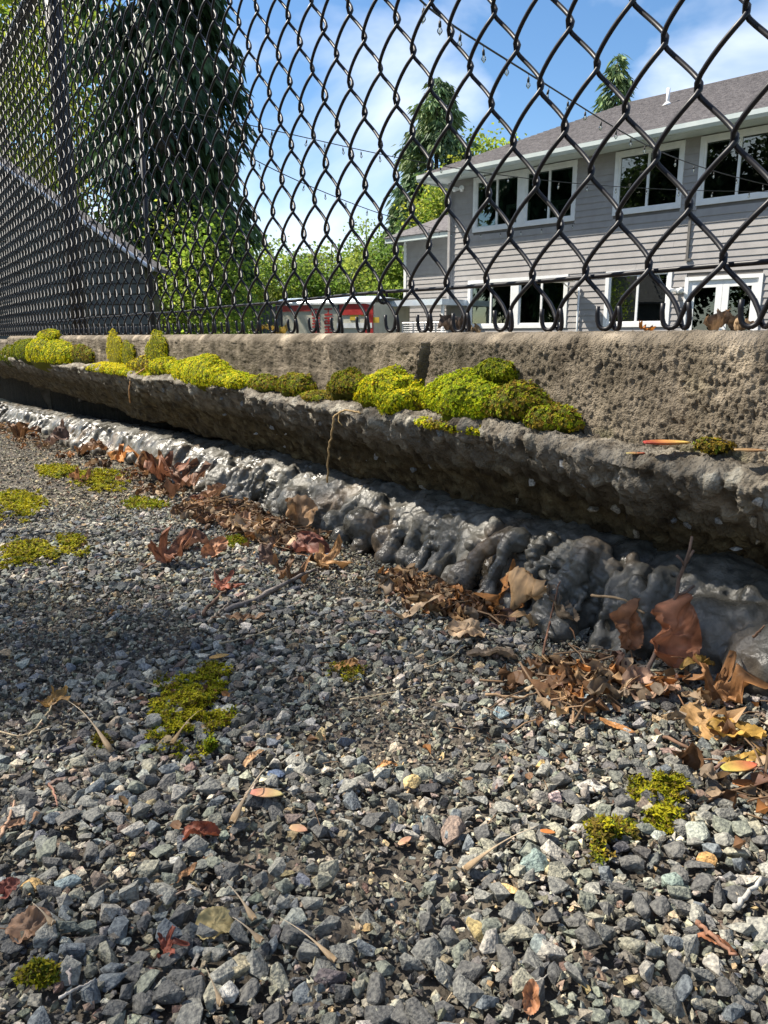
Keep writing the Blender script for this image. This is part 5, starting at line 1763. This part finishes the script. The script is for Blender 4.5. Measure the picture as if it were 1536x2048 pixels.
def conifer(loc, H, R, label, pal, n, size, seed, base=.03, droop=.35, name='conifer_tree', group='conifers around the house', power=.85, levels=46, skirt=0.0):
    r = np.random.default_rng(seed)
    t = empty(name, tuple(loc))
    tb = MB()
    tb.tube([(0, 0, 0), (0, 0, H * .5), (0, 0, H * .98)], [.02 * H + .05, .012 * H, .01], 9)
    bl, Pb, Db, Wb = [], [], [], []
    for k in range(levels):
        f = base + (1 - base) * (k / levels) ** 1.05
        rad = R * (1 - f) ** power * r.uniform(.7, 1.15) * (1 - skirt * max(0, 1 - f / .38))
        nb = int(r.integers(4, 7))
        for j_ in range(nb):
            az = r.uniform(0, 6.283)
            ln = rad * r.uniform(.65, 1.1) + .05
            z0 = f * H
            s_ = np.linspace(.12, 1, 9)
            px_ = np.cos(az) * ln * s_; py_ = np.sin(az) * ln * s_
            pz = z0 + ln * (.22 * s_ - droop * 1.4 * s_ ** 2 + .25 * droop * s_ ** 4)
            pts = np.stack([px_, py_, pz], 1)
            if k % 2 == 0 and j_ < 3:
                tb.tube(pts[[0, 4, 8]], [.012 * ln + .008, .008 * ln + .004, .003], 4, None, False)
            Pb.append(pts); Wb.append(ln)
    tb.build('trunk', M['bark'], t, True)
    Pb = np.array(Pb); Wb = np.array(Wb)
    bi = r.choice(len(Pb), n, p=Wb / Wb.sum())
    si = r.beta(1.6, 1.0, n) * 8
    i0 = np.minimum(si.astype(int), 7); fr = (si - i0)[:, None]
    c = Pb[bi, i0] * (1 - fr) + Pb[bi, i0 + 1] * fr
    out = Pb[bi, 8] - Pb[bi, 0]; out /= np.linalg.norm(out, axis=1)[:, None]
    sd = np.cross(out, np.array([0, 0, 1.0]))
    lat = r.normal(0, 1, n) * Wb[bi] * .13
    c = c + sd * lat[:, None] + np.stack([r.normal(0, .02, n) * R, r.normal(0, .02, n) * R, -np.abs(r.normal(0, 1, n)) * size * .8], 1)
    # sprays: long narrow cards pointing out and down
    D = out * r.uniform(.3, 1, (n, 1)) + sd * (np.sign(lat) * r.uniform(.1, .9, n))[:, None] + np.array([0, 0, -1]) * r.uniform(.2, 1.3, (n, 1)) * (.4 + droop)
    D /= np.linalg.norm(D, axis=1)[:, None]
    N = r.normal(size=(n, 3)) + np.array([0, 0, 1.0])
    Sd = np.cross(N, D); Sd /= np.linalg.norm(Sd, axis=1)[:, None] + 1e-9
    L_ = (size * r.uniform(.6, 1.5, n))[:, None]
    V = np.stack([c - D * L_ * .2, c + Sd * L_ * .16 + D * L_ * .3, c + D * L_ * 1.0 + np.array([0, 0, -.1]) * L_, c - Sd * L_ * .16 + D * L_ * .3], 1).reshape(-1, 3)
    Q = np.arange(n)[:, None] * 4 + np.array([[0, 1, 2, 3]])
    cb = pal[r.integers(0, len(pal), len(Pb))] * r.uniform(.75, 1.3, (len(Pb), 1))
    cols = cb[bi] * r.uniform(.75, 1.3, (n, 1))
    make_mesh('crown', V, Q, None, np.repeat(cols, 4, 0), M['needles'], False, t)
    tag(t, label, 'tree', group)
    return t

def spot(px, dist, z=-.95):
    d = ray(px, 674); d = d / np.dot(d, FWD) * dist
    return np.array([d[0], d[1], z])
conifer(spot(350, 21), 19, 2.7, 'big dark drooping cedar behind the far fence', GREENS['cedar'] * np.array([1.7, 1.8, 1.5]), 33000, .28, 1, .15, .6, 'cedar_tree', power=.45, skirt=.45)
conifer(spot(868, 42), 13.8, 4.6, 'tall pointed conifer behind the left end of the house', GREENS['fir'] * 2.1, 23000, .36, 2, .05, .30, power=.68)
conifer(spot(800, 46), 9.0, 2.9, 'shorter conifer left of the tall pointed one', GREENS['fir'] * 2.0, 13000, .36, 6, .05, .30, power=.8)
conifer(spot(1202, 40), 14.2, 3.4, 'conifer top rising above the house roof', GREENS['fir'] * 1.9, 14000, .40, 3, .1, .30, power=.75)
broadleaf(spot(972, 44), 11.8, 3.2, 'yellow green tree showing above the left roof corner', GREENS['maple'] * 2.2, 7000, .26, 4)
broadleaf(spot(905, 36), 8.6, 2.4, 'yellow green tree in front of the tall conifer', GREENS['maple'] * 2.0, 8000, .22, 5)
# leafy maples on the left
broadleaf(spot(55, 25), 14, 3.4, 'yellow green maple at the far left behind the shed', GREENS['maple'] * 2.1, 9500, .27, 11, .12, open_=.8)
broadleaf(spot(-60, 31), 13, 4.0, 'broad maple cut by the left edge', GREENS['maple'] * 1.9, 8000, .30, 12, .12)
broadleaf(spot(180, 32), 14, 3.6, 'maple between the shed and the dark cedar', GREENS['maple'] * 1.8, 9000, .29, 13, .1)
broadleaf(spot(395, 19), 3.9, 1.5, 'low bright green tree under the dark cedar', GREENS['alder'] * np.array([2.3, 2.2, 1.8]), 8000, .12, 14, .02, clump=.22)
# alder row across the back
rb = np.random.default_rng(77)
AL = ['slim pale alder just right of the dark cedar', 'pale alder above the slatted gate', 'bushy alder left of the food trailer roof', 'round alder behind the middle of the food trailer', 'taller alder right of the trailer middle',
      'alder behind the right end of the food trailer', 'alder left of the house wing', 'low alder touching the canopy', 'thin alder in front of the shorter conifer']
for k, (px, dist, h, rd) in enumerate([(405, 34, 6.4, 2.2), (480, 44, 6.6, 2.8), (545, 40, 5.6, 2.5), (610, 46, 5.8, 2.8), (665, 42, 6.2, 2.4), (715, 48, 6.4, 2.8), (760, 40, 5.6, 2.2), (800, 36, 5.2, 1.8), (745, 54, 9.5, 2.2)]):
    broadleaf(spot(px, dist), h, rd, AL[k], GREENS['alder'] * rb.uniform(1.5, 2.0), 6500 if k < 8 else 2500, .24, 50 + k, .04, 'alder_tree', 'pale green alders at the back of the yard', .18, .1)
# hazy wood further back
def wood():
    r = np.random.default_rng(4)
    mb = MB()
    for k in range(46):
        px = 330 + k * 30 + r.normal(0, 8)
        d_ = r.uniform(70, 95)
        b = spot(px, d_)
        h, rd = r.uniform(5.5, 8.5), r.uniform(2.5, 4)
        n = 900
        D = r.normal(size=(n, 3)); D /= np.linalg.norm(D, axis=1)[:, None]
        Pp = b + D * r.uniform(.4, 1, (n, 1)) * np.array([rd, rd, h / 2]) + np.array([0, 0, h / 2])
        cols = GREENS['alder'][r.integers(0, 4, n)] * r.uniform(1.2, 2.0, (n, 1))
        V, Q, C = leaf_cards(Pp, r, .5, cols)
        mb.add(V, Q, None, C)
    o = mb.build('far_wood', M['foliage'])
    tag(o, 'pale green wood far behind the yard', None, None, 'stuff')
wood()

# trees on this side of the wall, left and behind: they shade the path and show in the window panes
SV = np.array(SUNV)
def leaning_maple():
    """a maple up the path; its low boughs hang between the sun and the foot of the wall"""
    r = np.random.default_rng(91)
    t = empty('deciduous_tree', (-6.4, -5.6, -.6))
    base = np.array([-6.4, -5.6, -.6])
    G = lambda px, py: on_ground(px, py)
    K = [(G(60, 1330), .09, .85), (G(200, 1290), .085, .9), (G(330, 1330), .075, .9), (G(440, 1350), .06, .8), (G(560, 1420), .045, .5), (G(600, 1310), .045, .6), (G(330, 1210), .05, .5), (G(90, 1200), .05, .45), (G(480, 1270), .05, .6),
         (G(640, 1700), .035, .6), (G(560, 1640), .03, .4), (G(420, 1840), .03, .5), (G(120, 1990), .035, .5), (G(660, 2010), .025, .4), (G(1480, 1990), .025, .5), (G(1500, 1480), .045, .8),
         (on_y(1520, 780, .46), .035, .7), (on_y(980, 705, .46), .03, .6), (on_y(700, 700, .46), .03, .5), (on_y(1150, 850, .46), .02, .5), (on_y(1300, 720, .46), .025, .35)]
    for q in range(15):                          # unseen row of leaf clusters added to shade the mortar
        px = 470 + q * 76
        K.append((on_y(px, 968 + (px - 470) * .285 + 10 * (q % 2), .425), .042 if q < 4 or q > 11 else .036, 1.25))
    tb = MB()
    top = np.array([1.2, 1.1, 6.6])
    tr = np.array([[0, 0, 0], [.15, .1, 1.5], [.45, .35, 3.2], [.8, .75, 5.0], top])
    tb.tube(tr, [.17, .15, .12, .08, .05], 10)
    PP, CC = [], []
    for k, (g, rad, cov) in enumerate(K):
        d = r.uniform(5.2, 6.6)
        c = g + SV * d  # leaf cluster set up the sun ray so its shade lands on the target
        n = int(1.3 * cov * math.pi * rad ** 2 / .00068) + 1
        u = r.normal(size=(n, 3)) * rad * (.62 if cov > .8 else .85)
        PP.append(c + u)
        cc = GREENS['maple'][r.integers(0, 4)]
        CC.append(np.ones((n, 3)) * cc * r.uniform(.7, 1.25, (n, 1)))
        q = tr[3 if k % 2 else 2]
        e = c - base
        tb.tube([q, q * .45 + e * .55 + np.array([0, 0, .35]), e], [.03, .014, .004], 5)
    n = 2600                                     # the rest of the crown, up and away from the path
    u = r.normal(size=(n, 3)) * np.array([1.5, 1.5, 1.3])
    PP.append(base + np.array([-3.4, -3.6, 7.6]) + u)
    CC.append(GREENS['maple'][r.integers(0, 4, n)] * r.uniform(.7, 1.25, (n, 1)))
    tb.build('trunk', M['bark'], t, True)
    P = np.concatenate(PP) - base
    V, Q, C = leaf_cards(P, r, np.where(np.arange(len(P)) < len(P) - 2600, .052, .10), np.concatenate(CC), .1, 1.5, .1)
    make_mesh('crown', V, Q, None, C, M['foliage'], False, t)
    tag(t, 'maple on the near side with unseen boughs placed to shade the gravel path', 'tree', 'leafy trees on the camera side of the wall')
leaning_maple()
hp3 = lambda lx, ly: HN * DH + HX * lx + HN * ly
for k, (lx_, ly_, H, R, lab) in enumerate([(-13, -34, 13, 4.2, 'dense tree mirrored in the door panes'), (-19, -40, 14, 4.6, 'tall tree mirrored in the middle upper panes'), (-25, -36, 13, 4.4, 'dense tree mirrored in the upper left panes'),
                                          (-31, -44, 15, 5, 'tall tree at the far end of the path behind the viewer'), (-8, -42, 14, 4.6, 'tree straight behind the viewer'), (-22, -50, 16, 5.5, 'tallest tree behind the path'), (-37, -36, 12, 4.4, 'tree up the path beyond the leaning maple'), (-14, -50, 16, 5, 'tall tree far behind the viewer')]):
    p = hp3(lx_, ly_)
    broadleaf(np.array([p[0], p[1], -.8]), H + 4, R, lab, GREENS['dark'], 11000, .55, 400 + k, .06, 'deciduous_tree', 'dark trees behind the viewer')

# ------------------------------------------------------------------ string lights and their pole
pole = empty('light_pole', tuple(spot(308, 12)))
tag(pole, 'thin dark pole carrying the string lights', 'pole')
ptop = flat_at(308, 205, 12)
MB().tube([(0, 0, 0), (0, 0, 2.2), (0, 0, ptop[2] + .95)], .036, 10).build('shaft', M['wire'], pole, True)
MB().tube([(0, 0, ptop[2] + .90), (.12, 0, ptop[2] + .90)], .012, 6).build('hook', M['metal'], pole, True)
bulb_me = None
def bulb_parts():
    t = np.linspace(0, 1, 9)
    prof = np.array([.006, .016, .024, .029, .030, .026, .019, .010, .002])
    V, Q, T = tube_np(np.stack([np.zeros(9), np.zeros(9), -.085 - .085 * t], 1), prof, 10)
    b = make_mesh('bulb', V, Q, T, None, M['bulb'], True, None, False)
    V, Q, T = tube_np([(0, 0, 0), (0, 0, -.03), (0, 0, -.035), (0, 0, -.088)], [.004, .004, .015, .017], 8)
    s_ = make_mesh('socket', V, Q, T, None, M['cord'], True, None, False)
    V, Q, T = tube_np([(0, 0, -.09), (0, 0, -.14)], [.006, .003], 6)
    f_ = make_mesh('filament', V, Q, T, None, mat('filament', (.7, .65, .5), (.8, .75, .6), .4, 5), True, None, False)
    return b, s_, f_
BUL, SOC, FIL = bulb_parts()
def string(ptsd, label, nb, rad=.008, scale=1.0, start=.03):
    """ptsd: (px, py, distance) the cable passes through"""
    P = np.array([flat_at(a, b, c) for a, b, c in ptsd])
    k = np.linspace(0, 1, len(P)); t = np.linspace(0, 1, 60)
    # smooth through the points
    C = np.zeros((60, 3))
    for j in range(3):
        co = np.polyfit(k, P[:, j], min(4, len(P) - 1)); C[:, j] = np.polyval(co, t)
    o = empty('string_lights', tuple(C[0]))
    V, Q, T = tube_np(C - C[0], rad, 6)
    make_mesh('cable', V, Q, T, None, M['cord'], True, o)
    for i in range(nb):
        q = start + (1 - 2 * start) * i / max(1, nb - 1)
        pt = np.array([np.interp(q, t, C[:, j]) for j in range(3)]) - C[0]
        s_ = add_obj('lamp_socket', SOC, o); s_.location = tuple(pt - np.array([0, 0, rad])); s_.scale = (scale,) * 3
        s_.rotation_euler = (random.gauss(0, .12), random.gauss(0, .12), 0)
        b = add_obj('bulb', BUL, s_)
        f_ = add_obj('filament', FIL, s_)
    tag(o, label, 'string lights', 'string lights across the yard')
string([(835, -5, 6.0), (950, 75, 6.8), (1090, 172, 8.2), (1200, 238, 10), (1300, 290, 12), (1400, 335, 14.5), (1560, 375, 17)], 'nearest string of bulbs running down from the top to the upper right window', 19, .008, .72)
string([(310, 212, 12), (480, 246, 12.2), (600, 275, 12.5), (740, 300, 13), (900, 336, 14), (1080, 362, 15), (1290, 374, 16), (1560, 384, 17.2)], 'long string of bulbs from the thin pole across to the house', 26, .007, .72)
string([(440, 280, 13), (560, 345, 14), (650, 385, 15), (740, 420, 16), (830, 445, 17)], 'lower string of bulbs sagging towards the house wing', 9, .008, .72)
string([(800, 441, 16.4), (870, 458, 16.8), (945, 466, 17.2), (1060, 458, 17.4), (1150, 447, 17.6)], 'short string of bulbs along the left upper window sill', 12, .005, .6)
